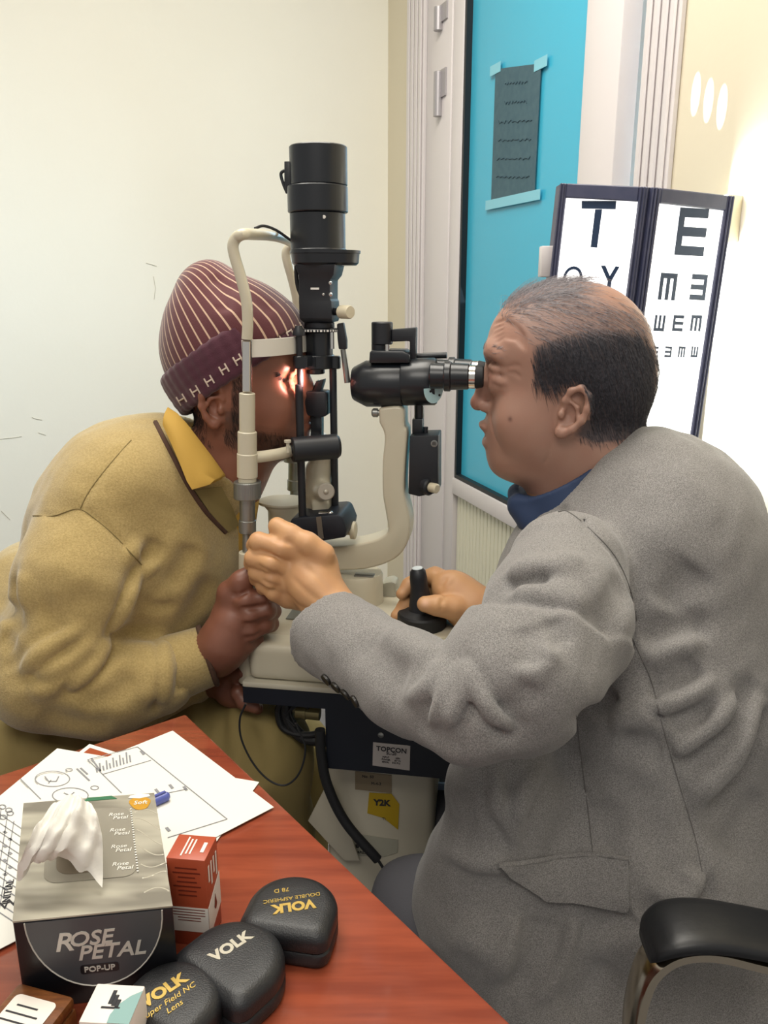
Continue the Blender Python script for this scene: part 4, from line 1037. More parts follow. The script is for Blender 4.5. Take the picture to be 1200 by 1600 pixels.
# ---- base: round pivot, body, joystick
b = MB(); q = sl(560, 955, .01); z1 = sl(560, 893, .01)[2]; r = slr(560, 915, 76, .01)
b.lathe(V3(q[0], q[1], TZ+.05), UP, [(r*1.02, 0), (r, z1-TZ-.054), (r-.002, z1-TZ-.05), (r*.3, z1-TZ-.05)], 48); b.obj('pivot_column', m_crm, P, smooth=35)
MB().box(V3(q[0], q[1], z1+.0005)+LD*.012-LN*.015, LD*.014, LN*.007, UP*.0015).obj('pivot_plate', m_steel, P, bevel=.001)
b = MB(); b.prism([sl(x, y, .03) for x, y in ((596, 912), (612, 908), (619, 912), (620, 954), (596, 958))], LN*.03); b.obj('rear_block', mat('grey_enamel', 'a9a798', .4), P, bevel=.004)
# base body
bz = TZ+.0005
s_l, s_r = sloc(onplane(390, 1060, slw(0, tF+.010, 0), LN))[0], sloc(onplane(726, 1060, slw(0, tF+.010, 0), LN))[0]
hl = onplane(400, 1003, slw(0, tF+.010, 0), LN)[2]
b = MB(); S = Sdf()
S.box(slw((s_l+s_r)/2, (tF+.10)/2, (bz+hl)/2), ((s_r-s_l)/2, (.09-tF)/2, (hl-bz)/2), (LD, LN, UP), rd=.010, k=.004)
V, Q = S.mesh(.004); sdf_obj('base_body', V, Q, m_crm, P, smooth_it=3)
b = MB(); t0_ = -.055
sA, sB = sloc(sl(424, 1000, -.05))[0], sloc(sl(650, 990, -.05))[0]
lo = [slw(sA, tF+.035, hl-.001), slw(sB, tF+.035, hl-.001), slw(sB, .06, hl-.001), slw(sA, .06, hl-.001)]
hi = [slw(sA+.022, tF+.06, hl+.009), slw(sB-.012, tF+.06, hl+.009), slw(sB-.012, .05, hl+.009), slw(sA+.022, .05, hl+.009)]
b.rings([lo, hi]); b.obj('sloped_deck', m_crm, P, bevel=.005, seg=3)
b = MB(); b.prism([slw(sA+.03, tF+.068, hl+.0095), slw(sA+.065, tF+.068, hl+.0095), slw(sA+.065, .005, hl+.0095), slw(sA+.03, .005, hl+.0095)], UP*.001); b.obj('maker_plate', m_steel, P, smooth=0)
b = MB(); b.lathe(slw(sA+.07, tF+.066, hl+.009), UP, [(.004, 0), (.004, .008), (.003, .009)], 16); b.obj('deck_screw', m_crm2, P)
b = MB(); q = sl(690, 1000, -.06)
zr_ = max(sl(659, 994, -.088)[2], hl+.001); print('ring', zr_, hl)
b.lathe(slw(sloc(q)[0]-.012, -.05, hl-.002), UP, [(.042, 0), (.041, max(.004, zr_-hl)), (.038, max(.006, zr_-hl+.001)), (.006, max(.006, zr_-hl+.001))], 48); b.obj('joystick_plinth', m_crm, P, smooth=40)
jq = sl(659, 992, -.055); jz = jq[2]
jb = V3(jq[0], jq[1], zr_)
jt = sl(650, 888, -.055); jd = nrm(jt-jb); JL = np.linalg.norm(jt-jb)
b = MB(); n = 80; R_ = []
rw_ = slr(658, 975, 76, -.055)
b.lathe(jb, UP, [(rw_-.003, 0), (rw_, .003), (rw_, .018), (rw_-.002, .021), (rw_*.72, .023), (rw_*.6, .025)], n); b.obj('joystick_ring', m_rub, P, smooth=30)
b = MB(); b.lathe(jb+UP*.018, jd, [(rw_*.62, 0), (rw_*.5, .012), (.0140, .026), (.0118, .04), (.0118, JL-.032), (.0105, JL-.022), (.0078, JL-.019), (.0074, JL-.018)], 32); b.obj('joystick', m_bsat, P, smooth=35)
jtop = jb+UP*.018+jd*(JL-.018)
b = MB(); b.lathe(jtop, jd, [(.0072, 0), (.0066, .0012), (.002, .0016)], 24); b.obj('joystick_button', mat('pale_button', 'c9d2d6', .4), P, smooth=40)
# ================================================================== people: shared helpers
IR, IU, IF = V3(1, 0, 0), V3(0, SP, CP), V3(0, CP, -SP)
def mpp(px, py, Y): return Y/ray(px, py)[1]/FPX                 # metres per pixel there
def rota(d):
    c, s = math.cos(math.radians(d)), math.sin(math.radians(d)); return (IR*c+IU*s, -IR*s+IU*c, IF)
def W(S, px, py, Y, rx, ry, rd, rot=0, k=.03, op='u'):
    m = mpp(px, py, Y); return S.ell(at(px, py, Y), (rx*m, ry*m, rd), rota(rot), k, op)
def HE(S, px, py, rx, ry, rt, t=0, rot=0, k=.012, op='u', tilt=0):  # ellipsoid on the head's own middle plane
    m = .00084 if px > 560 else .00088
    c, s = math.cos(math.radians(rot)), math.sin(math.radians(rot)); a, b_ = LD*c+UP*s, -LD*s+UP*c
    ts = (t,) if t == 0 else (t, -t)
    for q in ts: S.ell(sl(px, py, 0)+LN*q, (rx*m, ry*m, rt), (a, b_, LN), k, op)
def hp(px, py, t=0): return sl(px, py, 0)+LN*t
def prof(P):
    """photograph position of points, the far side of a head mirrored onto the near side"""
    P = np.asarray(P).reshape(-1, 3); t = (P-LO)@LN; q = P-np.outer(t+np.abs(t), LN)
    d = q-CAM; x = d@IR; y = d@IU; z = d@IF
    return 600+FPX*x/z, 800-FPX*y/z
def inpoly(x, y, poly):
    r = np.zeros(len(x), bool); n = len(poly)
    for i in range(n):
        x0, y0 = poly[i]; x1, y1 = poly[(i+1) % n]
        c = ((y0 > y) != (y1 > y)) & (x < (x1-x0)*(y-y0)/((y1-y0) or 1e-9)+x0); r ^= c
    return r
def lin(h): return np.array(hx(h)[:3])
def mixc(c, col, f): return c*(1-f[:, None])+np.asarray(col)[None]*f[:, None]
def near(P, q, r): return np.exp(-(np.linalg.norm(P-np.asarray(q), axis=1)/r)**2)
def composite(S, sub, k=.02):
    l, u = sub.bounds(); c = (l+u)/2
    S._add(lambda P: sub(P), c, np.linalg.norm(u-l)/2, k, 'u'); return S
def patch(S, top, bot, nu=18, nv=8, off=.003, name='flap', m=None, parent=None, curl=0):
    """cloth patch lying on the surface S between two photograph outlines"""
    def samp(L, f):
        x = f*(len(L)-1); i = min(int(x), len(L)-2); r = x-i; return np.array(L[i])*(1-r)+np.array(L[i+1])*r
    G = []
    for j in range(nv+1):
        for i in range(nu+1):
            a, c = samp(top, i/nu), samp(bot, i/nu); G.append(tuple(a*(1-j/nv)+c*j/nv))
    G = S.many(G)
    for i in range(len(G)):
        if np.isnan(G[i, 0]): G[i] = G[i-1]
    G = np.array(G); N = S.grad(G, .004); o = off*np.ones(len(G)); A = G+N*o[:, None]; B = G-N*.004
    V = np.vstack([A, B]); n = len(A); F = []; w = nu+1
    for j in range(nv):
        for i in range(nu):
            k = j*w+i; F += [(k, k+1, k+w+1, k+w), (n+k, n+k+w, n+k+w+1, n+k+1)]
    rim = [i for i in range(w)]+[j*w+nu for j in range(1, nv+1)]+[nv*w+i for i in range(nu-1, -1, -1)]+[j*w for j in range(nv-1, 0, -1)]
    for a, c in zip(rim, rim[1:]+rim[:1]): F.append((a, n+a, n+c, c))
    return finish(name, V, F, m, parent, smooth=50)
def seam(S, pts, m, parent, name='seam', r=.0009, off=.0004, n=8, mb=None):
    q = smoothpath([V3(x, y, 0) for x, y in pts], n); H_ = np.array(S.hits([(p[0], p[1]) for p in q]))
    g = S.grad(H_, .003); b = mb or MB(); b.tube(list(H_+g*off), r, 6)
    return b if mb else b.obj(name, m, parent, smooth=60)
def strands(S, roots, dirs, length, w=.0003, lift=.3, seg=5, rnd=None, sag=0, off=.0006, hug=True):
    """hair: thin three sided strands that follow the surface S"""
    rnd = rnd or np.random.RandomState(1); n = len(roots); P = roots.copy(); D = dirs.copy(); L = np.asarray(length)/seg
    pts = [P.copy()]
    for k in range(seg):
        N = S.grad(P, .003)
        D = D-N*np.sum(D*N, 1, keepdims=True)*(1 if hug else .25)
        D /= np.maximum(np.linalg.norm(D, axis=1, keepdims=True), 1e-9)
        D = D+rnd.normal(size=D.shape)*.08+np.array([0, 0, -sag])
        P = P+(D+N*lift*(1 if k == 0 else .35))*L[:, None]
        d = S(P); P = P+S.grad(P, .003)*np.maximum(off-d, 0)[:, None]
        pts.append(P.copy())
    pts = np.stack(pts, 1)                                       # n, seg+1, 3
    N = S.grad(roots, .003); T = np.cross(dirs, N); T /= np.maximum(np.linalg.norm(T, axis=1, keepdims=True), 1e-9)
    V = []; F = []
    ww = w*np.linspace(1, .25, seg+1)
    tri = [(1, 0), (-.5, .87), (-.5, -.87)]
    for a, b_ in tri: V.append(pts+(T[:, None, :]*a+N[:, None, :]*b_)*ww[None, :, None])
    V = np.stack(V, 2).reshape(-1, 3)
    base = (np.arange(n)*(seg+1)*3)[:, None, None]; k = (np.arange(seg)*3)[None, :, None]; j = np.arange(3)[None, None, :]; j2 = (j+1) % 3
    b0 = base+k
    Q = np.stack([b0+j, b0+j2, b0+j2+3, b0+j+3], -1).reshape(-1, 4)
    return V, Q
def surf_sample(S, c, n, rnd, rmax=.2):
    d = rnd.normal(size=(n, 3)); d /= np.linalg.norm(d, axis=1, keepdims=True)
    lo = np.zeros(n); hi_ = np.full(n, rmax)
    for _ in range(20):
        m = (lo+hi_)/2; ins = S(c+d*m[:, None]) < 0; lo = np.where(ins, m, lo); hi_ = np.where(ins, hi_, m)
    return c+d*hi_[:, None]
def ear(S, ex, ey, t, h=40, rot=8, bx=1):
    """outer ear: plate, raised rim, hollow and lobe, on both sides of the head"""
    m = .00084 if ex > 560 else .00088
    for sg in (-1, 1):
        c, s = math.cos(math.radians(rot)), math.sin(math.radians(rot))
        def q(x, y, d): # x forward.. in px of an upright ear, y down
            xx, yy = x*c-y*s, x*s+y*c; f = h/40
            return sl(ex, ey, -abs(t))+(LN*2*abs(t) if sg > 0 else 0)+LD*xx*m*f*bx-UP*yy*m*f+LN*sg*d
        S.ell(q(0, 2, -.002), (17*m*h/40, 33*m*h/40, .0065), (LD*c-UP*s, UP*c+LD*s, LN), .006)
        rim = [(-8, 4, 0), (-14, -12, .004), (-10, -28, .007), (3, -36, .009), (15, -28, .011), (19, -10, .012), (17, 8, .011), (8, 24, .008), (-2, 34, .004)]
        S.chain([q(*p) for p in rim], [.0032, .0034, .0038, .004, .0042, .0042, .004, .0042, .0058], .004)
        S.ell(q(-7, 33, .003), (8*m*h/40, 9*m*h/40, .005), (LD, UP, LN), .005)
        S.ell(q(-3, 6, .009), (8*m*h/40, 13*m*h/40, .009), (LD*c-UP*s, UP*c+LD*s, LN), .004, 's')
        S.ell(q(3, -18, .011), (8*m*h/40, 10*m*h/40, .006), (LD*c-UP*s, UP*c+LD*s, LN), .004, 's')
        S.chain([q(-8, -14, .006), q(6, -8, .008), q(10, 6, .008)], [.0022, .0028, .0025], .003)
        S.ell(q(-13, 8, .005), (5*m, 7*m, .004), (LD, UP, LN), .004)
def roll(S, S0, pts, r=.011, k=.012):
    """a rolled fold of cloth lying on the surface S0"""
    hh = S0.hits([(p[0], p[1]) for p in smoothpath([V3(x, y, 0) for x, y in pts], 5)])
    if len(hh) < 3: return
    H_ = np.array(hh); g = S0.grad(H_, .004); f = np.linspace(0, 1, len(H_)); t = np.sin(np.pi*f)**.6
    S.chain(list(H_-g*(r*(1.15-.75*t))[:, None]), list(r*(.55+.45*t)), k)
def finger(S, pts, r0, r1, k=.004, Y=None):
    P = [at(*p) for p in pts]; n = len(P)
    S.chain(P, list(np.linspace(r0, r1, n)), k)
m_skin1 = mat('light_brown_skin', 'c08a68', .5, attr=True, bump=(420, .12, .0008), sub=.06)
m_skin2 = mat('dark_brown_skin', '6b4434', .45, attr=True, bump=(420, .12, .0008), sub=.05)
# ================================================================== the examiner
PD = thing('person', 'grey haired man in grey tweed jacket leaning to the eyepieces of the microscope', 'person', V3(.36, .92, 0))
B = Sdf()
# torso, hips and legs under the clothes
Nk = at(960, 740, 1.05); Ch = at(1010, 900, 1.0); Be = at(1005, 1130, .96); Pv = V3(.40, .93, .56)
B.chain([Nk, Ch, Be, Pv], [.055, .10, .11, .11], .04)
for sg in (-1, 1):
    hp_ = Pv+LN*.09*sg+V3(-.02, 0, -.03); kn = V3(.02 if sg < 0 else .06, .84 if sg < 0 else 1.08, .50) if 0 else Pv+LN*.10*sg-LD*.33-UP*.11
    ft = V3(kn[0]+.02, kn[1], .06)
    B.chain([hp_, kn, ft], [.075, .055, .04], .03); B.cone(ft, ft-LD*.17-UP*.03, .04, .032, .02)
# near arm
Sn, En, Wn = at(895, 915, .895), at(745, 1112, .725), at(520, 955, .93)
B.chain([Ch, Sn, En, Wn], [.06, .040, .036, .027], .03)
Sf, Ef = at(905, 890, 1.16), at(905, 1060, 1.13)
JY = jt[1]                                                     # distance of the joystick
Wf = at(765, 962, JY-.005)
B.chain([Ch, Sf, Ef, Wf], [.06, .05, .038, .026], .03)
# neck and head
B.cone(hp(905, 660), hp(985, 790), .064, .070, .02)
B.cone(hp(850, 690), hp(900, 790), .045, .055, .03)
HE(B, 902, 562, 112, 114, .077, k=.02)
HE(B, 842, 540, 78, 78, .070, k=.03)
HE(B, 952, 605, 61, 62, .064, k=.03)
HE(B, 840, 628, 70, 72, .064, k=.03)
HE(B, 838, 684, 66, 52, .060, k=.03)
HE(B, 795, 712, 24, 23, .028, k=.03)
HE(B, 815, 722, 40, 20, .034, k=.03)
HE(B, 822, 650, 40, 36, .022, t=.042, k=.025)
HE(B, 783, 669, 23, 36, .026, k=.02)                            # muzzle
B.chain([hp(768, 578), hp(758, 602), hp(748, 626)], [.0085, .0085, .0092], .012)
HE(B, 747, 630, 11.5, 11, .0115, k=.006)
HE(B, 760, 634, 11, 8.5, .0055, t=.0125, k=.005)
HE(B, 754, 640, 6, 4, .0022, t=.0075, op='s', k=.002)
B.chain([hp(782, 552, -.046), hp(773, 546, -.030), hp(773, 549, -.012), hp(773, 549, .012), hp(773, 546, .030), hp(782, 552, .046)], [.006, .0075, .007, .007, .0075, .006], .016)
HE(B, 770, 576, 12, 11, .016, t=.033, op='s', k=.016)
HE(B, 784, 577, 13.5, 13.5, .0118, t=.032, k=.001)
for y, a in ((570, 3), (585, -2)):                              # lids and the bag under the eye
    for sg in (-1, 1):
        B.chain([hp(776, y+3, sg*.019), hp(769.5, y, sg*.030), hp(776, y+2, sg*.041), hp(789, y+5, sg*.049)], [.0022, .0028, .0026, .002], .007)
for sg in (-1, 1): B.chain([hp(775, 597, sg*.02), hp(774, 600, sg*.033), hp(788, 595, sg*.046)], [.002, .0030, .002], .014)
HE(B, 757, 665, 10, 6.5, .019, k=.006, rot=-30)
HE(B, 763, 690, 9.5, 7, .018, k=.006, rot=10)
for sg in (-1, 1):
    B.crease([hp(752, 679), hp(764, 679.5, sg*.012), hp(778, 684, sg*.024), hp(786, 690, sg*.03)], .0028, .0038)
    B.crease([hp(768, 640, sg*.019), hp(774, 660, sg*.030), hp(786, 690, sg*.040)], .004, .0028)
    B.crease([hp(790, 690, sg*.032), hp(788, 706, sg*.030), hp(790, 722, sg*.026)], .004, .0014)
B.crease([hp(766, 702, -.015), hp(768, 703), hp(766, 702, .015)], .005, .0025)
ear(B, 893, 642, .073, h=40, rot=14)
HC = hp(900, 570)
for i in np.arange(.6, 6.8, .85):                                # forehead wrinkles run back over the brow
    o_ = i*8.2
    for sg in ((-1, 1) if 0 else (-1,)):
        pts = [(772-.30*o_*.4, 540-o_), (785, 531-o_*.93), (803, 534-o_*.75), (819, 549-o_*.62), (826, 566-o_*.6)]
        pts = pts[:4] if i < 4.5 else pts[:3]
        hh = B.hits([(x+3, y) for x, y in pts])
        if len(hh) > 2: B.crease(hh, .0021, .0036)
for pts in (((789, 575), (803, 570), (815, 573)), ((790, 582), (804, 583), (815, 590)), ((770, 600), (780, 605), (792, 604)), ((860, 690), (858, 710), (848, 728))):
    hh = B.hits(pts)
    if len(hh) > 1: B.crease(hh, .0022, .0012)
# ---- near hand closed on the height ring of the head rest
hY = .955
B.chain([Wn, at(492, 915, .945), at(466, 893, .955)], [.027, .028, .024], .02)
W(B, 468, 894, .960, 48, 40, .020, rot=-32, k=.012)
W(B, 492, 878, .955, 36, 34, .020, rot=-40, k=.015)
W(B, 458, 922, .960, 38, 28, .018, rot=-35, k=.012)
finger(B, [(470, 866, .950), (440, 856, .940), (404, 846, .950), (399, 852, .968), (420, 862, .985)], .0128, .0098, .0045)
finger(B, [(455, 890, .948), (424, 880, .936), (396, 872, .950), (394, 880, .968), (415, 890, .985)], .0122, .0092, .004)
finger(B, [(450, 915, .950), (424, 905, .940), (401, 894, .953), (401, 903, .970), (420, 912, .985)], .0115, .0088, .004)
finger(B, [(448, 938, .952), (428, 926, .945), (411, 914, .958), (412, 922, .972), (430, 930, .985)], .0102, .0080, .004)
finger(B, [(505, 866, .945), (480, 849, .944), (453, 835, .950), (433, 822, .956)], .0145, .0112, .006)
for pts in (((440, 872), (420, 866), (402, 858)), ((436, 898), (418, 892), (402, 884)), ((440, 920), (425, 914), (408, 905)), ((455, 849), (440, 846), (428, 842))):
    hh = B.hits(pts)
    if len(hh) > 1: B.crease(hh, .003, .0035)
for pts in (((470, 880), (500, 905), (525, 935)), ((455, 900), (480, 925), (505, 945)), ((440, 925), (465, 945), (490, 958))):
    hh = B.hits(pts)
    if len(hh) > 1: B.crease(hh, .004, .0014)
# ---- far hand on the joystick: fingers behind the stick, thumb in front
B.chain([Wf, at(735, 945, JY), at(708, 925, JY+.008)], [.026, .026, .022], .02)
W(B, 712, 925, JY+.006, 40, 32, .018, rot=-32, k=.012)
W(B, 728, 955, JY-.004, 34, 28, .018, rot=-25, k=.012)
finger(B, [(706, 912, JY+.018), (680, 900, JY+.026), (655, 905, JY+.030), (640, 914, JY+.018), (628, 928, JY+.010)], .0125, .0082, .008)
finger(B, [(705, 930, JY+.022), (675, 925, JY+.034), (648, 932, JY+.032), (634, 946, JY+.016), (620, 962, JY+.008)], .0125, .0085, .008)
finger(B, [(710, 950, JY+.022), (675, 950, JY+.036), (640, 955, JY+.032), (624, 964, JY+.020), (615, 974, JY+.014)], .0115, .008, .008)
finger(B, [(738, 958, JY-.012), (708, 951, JY-.024), (684, 946, JY-.028), (664, 944, JY-.026)], .0150, .0108, .01)
for pts in (((712, 905), (696, 930), (690, 945)), ((715, 970), (730, 968), (745, 955)), ((690, 935), (688, 945), (690, 958)), ((700, 900), (690, 915), (683, 930))):
    hh = B.hits(pts)
    if len(hh) > 1: B.crease(hh, .003, .0018)
V, Q = B.mesh(.0021)
V = relax(V, Q, 2)
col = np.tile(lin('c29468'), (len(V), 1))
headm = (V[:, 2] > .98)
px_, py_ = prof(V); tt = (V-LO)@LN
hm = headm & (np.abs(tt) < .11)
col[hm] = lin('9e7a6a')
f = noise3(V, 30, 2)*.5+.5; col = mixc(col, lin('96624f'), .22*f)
col = mixc(col, lin('8a4a44'), .75*near(V, hp(756, 668), .011)+.0); col = mixc(col, lin('7d423f'), .8*near(V, hp(760, 690), .011))
col = mixc(col, lin('a85f4c'), np.clip(.5*near(V, hp(742, 630), .014), 0, 1))
for sg in (-1, 1): col = mixc(col, lin('7a5044'), .55*np.clip(near(V, hp(774, 588, sg*.033), .014), 0, 1))
m_ = B.hit(797, 655); col = mixc(col, lin('4a2b26'), .8*near(V, m_, .003))
hair_d = lin('33343c'); hair_g = lin('8d878a')
dense = [(834, 543), (836, 600), (846, 606), (872, 604), (886, 600), (908, 604), (918, 628), (912, 655), (898, 682), (930, 694), (975, 690), (1020, 660), (1022, 560), (1000, 520), (940, 516), (880, 526)]
spars = [(834, 540), (815, 515), (795, 488), (790, 460), (850, 425), (905, 440), (940, 470), (1000, 490), (1020, 560), (960, 525), (880, 530)]
def soft(px_, py_, poly, s):                                     # soft membership: average over a few jittered tests
    r = np.zeros(len(px_)); rs = np.random.RandomState(4)
    for _ in range(8): r += inpoly(px_+rs.normal(0, s, 1), py_+rs.normal(0, s, 1), poly)
    return r/8
fd = soft(px_, py_, dense, 5)*hm; fs = soft(px_, py_, spars, 9)*hm
earm = np.linalg.norm((V-hp(893, 642))*1.0, axis=1) < 0
ear_near = (np.abs(tt) > .066) & (((px_-894)/28)**2+((py_-642)/46)**2 < 1)
fd = np.where(ear_near, 0, fd); fs = np.where(ear_near, 0, fs)
col = mixc(col, hair_d, .85*fd); col = mixc(col, hair_g*.7, .30*fs*(1-fd))
for sg in (-1, 1):
    e = hp(784, 577, sg*.032); de = np.linalg.norm(V-e, axis=1)
    eye = de < .0122
    col[eye] = lin('a8988f'); iris = eye & (np.linalg.norm(V-hp(771, 577, sg*.032), axis=1) < .0062); col[iris] = lin('2a1a14')
for q in ((664, 943),):
    n_ = B.hit(*q); col = mixc(col, lin('e0b49a'), .7*near(V, n_, .0055))
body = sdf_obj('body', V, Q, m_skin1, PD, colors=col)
# ---- hair
rs = np.random.RandomState(11)
HB = B.local(HC, .19)
R_ = surf_sample(HB, HC, 26000, rs); rx_, ry_ = prof(R_); rt_ = (R_-LO)@LN
en = (np.abs(rt_) > .064) & (((rx_-892)/30)**2+((ry_-642)/48)**2 < 1)
dm = inpoly(rx_+rs.normal(0, 4, len(rx_)), ry_+rs.normal(0, 4, len(rx_)), dense) & ~en
V1, Q1 = strands(HB, R_[dm][:8000], np.tile(-UP*1.0+LD*.35, (min(dm.sum(), 8000), 1)), (.016+.008*rs.rand(min(dm.sum(), 8000)))*np.where(ry_[dm][:8000] > 662, .4, 1), w=.00028, lift=.16, seg=4, rnd=rs)
m_hd = mat('dark_grey_hair', '2f3038', .5, var=(300, '5c5a60', .7)); m_hg = mat('silver_grey_hair', '9a959a', .45, var=(260, '5a565c', .8))
sdf_obj('hair', V1, Q1, m_hd, PD)
sm = inpoly(rx_+rs.normal(0, 7, len(rx_)), ry_+rs.normal(0, 7, len(rx_)), spars) & ~dm & (rs.rand(len(rx_)) < .28)
Vs, Qs = strands(HB, R_[sm], np.tile(LD*.8-UP*.35, (sm.sum(), 1)), .02+.012*rs.rand(sm.sum()), w=.0002, lift=.12, seg=4, rnd=rs)
front = [(782, 495), (782, 462), (800, 448), (850, 436), (905, 442), (905, 462), (850, 480), (812, 492)]
R2 = surf_sample(HB, HC, 22000, rs); ax_, ay_ = prof(R2); fm = inpoly(ax_+rs.normal(0, 4, len(ax_)), ay_+rs.normal(0, 5, len(ax_)), front)
fm &= rs.rand(len(fm)) < .55
nf = fm.sum(); Vt, Qt = strands(HB, R2[fm], np.tile(LD*1.0+UP*.15, (nf, 1))+rs.normal(0, .45, (nf, 3)), .024+.028*rs.rand(nf), w=.00024, lift=.50, seg=6, rnd=rs, sag=.05)
V2 = np.vstack([Vs, Vt]); Q2 = np.vstack([Qs, Qt+len(Vs)])
h_ = sdf_obj('hair', V2, Q2, m_hg, PD)
br = []
for sg in (-1, 1):
    br = []
    for _ in range(60):
        f = rs.rand(); br.append(hp(766+24*f*f, 551-7*math.sin(f*2.6)+rs.normal(0, 1.4), sg*(.012+.036*f)))
    br = np.array(br); br = br-HB.grad(br, .003)*HB(br)[:, None]
    Vb, Qb = strands(HB, br, np.tile(LD*.9+UP*.1, (len(br), 1)), np.full(len(br), .008), w=.0003, lift=.3, seg=3, rnd=rs)
    sdf_obj('eyebrow', Vb, Qb, m_hg, PD)
# ---- jacket
m_tweed = mat('grey_tweed', '8f8c8a', .9, var=(900, '575553', .8, 2), bump=(1000, .45, .001), sheen=.25)
m_tweed_s = mat('tweed_seam', '605d5b', .9); m_navys = mat('dark_blue_shirt', '27395a', .7, bump=(800, .2, .0006)); m_btn = mat('dark_horn_button', '24211f', .35)
J = Sdf()
W(J, 1010, 858, 1.0, 176, 190, .165, rot=8, k=.04)
W(J, 1012, 1065, .95, 196, 235, .175, k=.06)
W(J, 990, 1330, .90, 222, 230, .185, k=.06)
W(J, 800, 1400, .87, 146, 195, .13, rot=-14, k=.06)
J.chain([at(800, 1165, .84), at(785, 1225, .83), at(760, 1400, .82)], [.045, .055, .083], .04)
W(J, 930, 1545, .83, 250, 130, .15, k=.05)
W(J, 1130, 1500, .86, 130, 120, .16, k=.05)
W(J, 862, 930, 1.03, 90, 150, .13, rot=-12, k=.05)
J.ell(at(905, 880, 1.16), (.075, .08, .085), k=.04)                # far shoulder
ld_ = hp(985, 672)-hp(815, 812)                                    # shoulders fall away from the collar on both sides
for Yq, dd in ((.985, V3(0, -1, -.62)), (1.13, V3(0, 1, -.62))):
    n_ = np.cross(ld_, dd); n_ = n_ if n_[2] > 0 else -n_; J.cut(at(900, 743, Yq), n_, .025)
upper = Sdf(); upper.chain([at(885, 893, .868), at(868, 968, .805), at(820, 1040, .755)], [.0675, .0725, .055], .03)
low = Sdf(); low.chain([at(866, 972, .806), at(812, 1052, .746), at(744, 1112, .722)], [.0860, .0725, .0550], .03)      # the cloth bunches and overlaps above the elbow
low.cut(at(880, 962, .735), IR*.25+IU*.96+IF*.30, .006)
sleeve = Sdf(); sleeve.chain([at(712, 1098, .738), at(640, 1066, .80), at(500, 976, .935)], [.0525, .0505, .057], .03)
cA_, cB_ = at(548, 926, .925), at(471, 1040, .905); cd_ = nrm(at(500, 976, .935)-at(640, 1066, .80))
cn = nrm(np.cross(nrm(cB_-cA_), np.cross(cd_, nrm(cB_-cA_)))); cn = cn if cn@cd_ > 0 else -cn
sleeve.cut((cA_+cB_)/2, cn)
composite(J, upper, .016); composite(J, low, .004); composite(J, sleeve, .006)
fs_ = Sdf(); fs_.chain([Sf, at(900, 1000, 1.14), Ef, Wf+LD*.03], [.078, .068, .056, .046], .03); composite(J, fs_, .03)
w2 = np.asarray(Wn)
J.cone(at(590, 1035, .85), at(470, 955, .96), .040, .051, .003, 's')
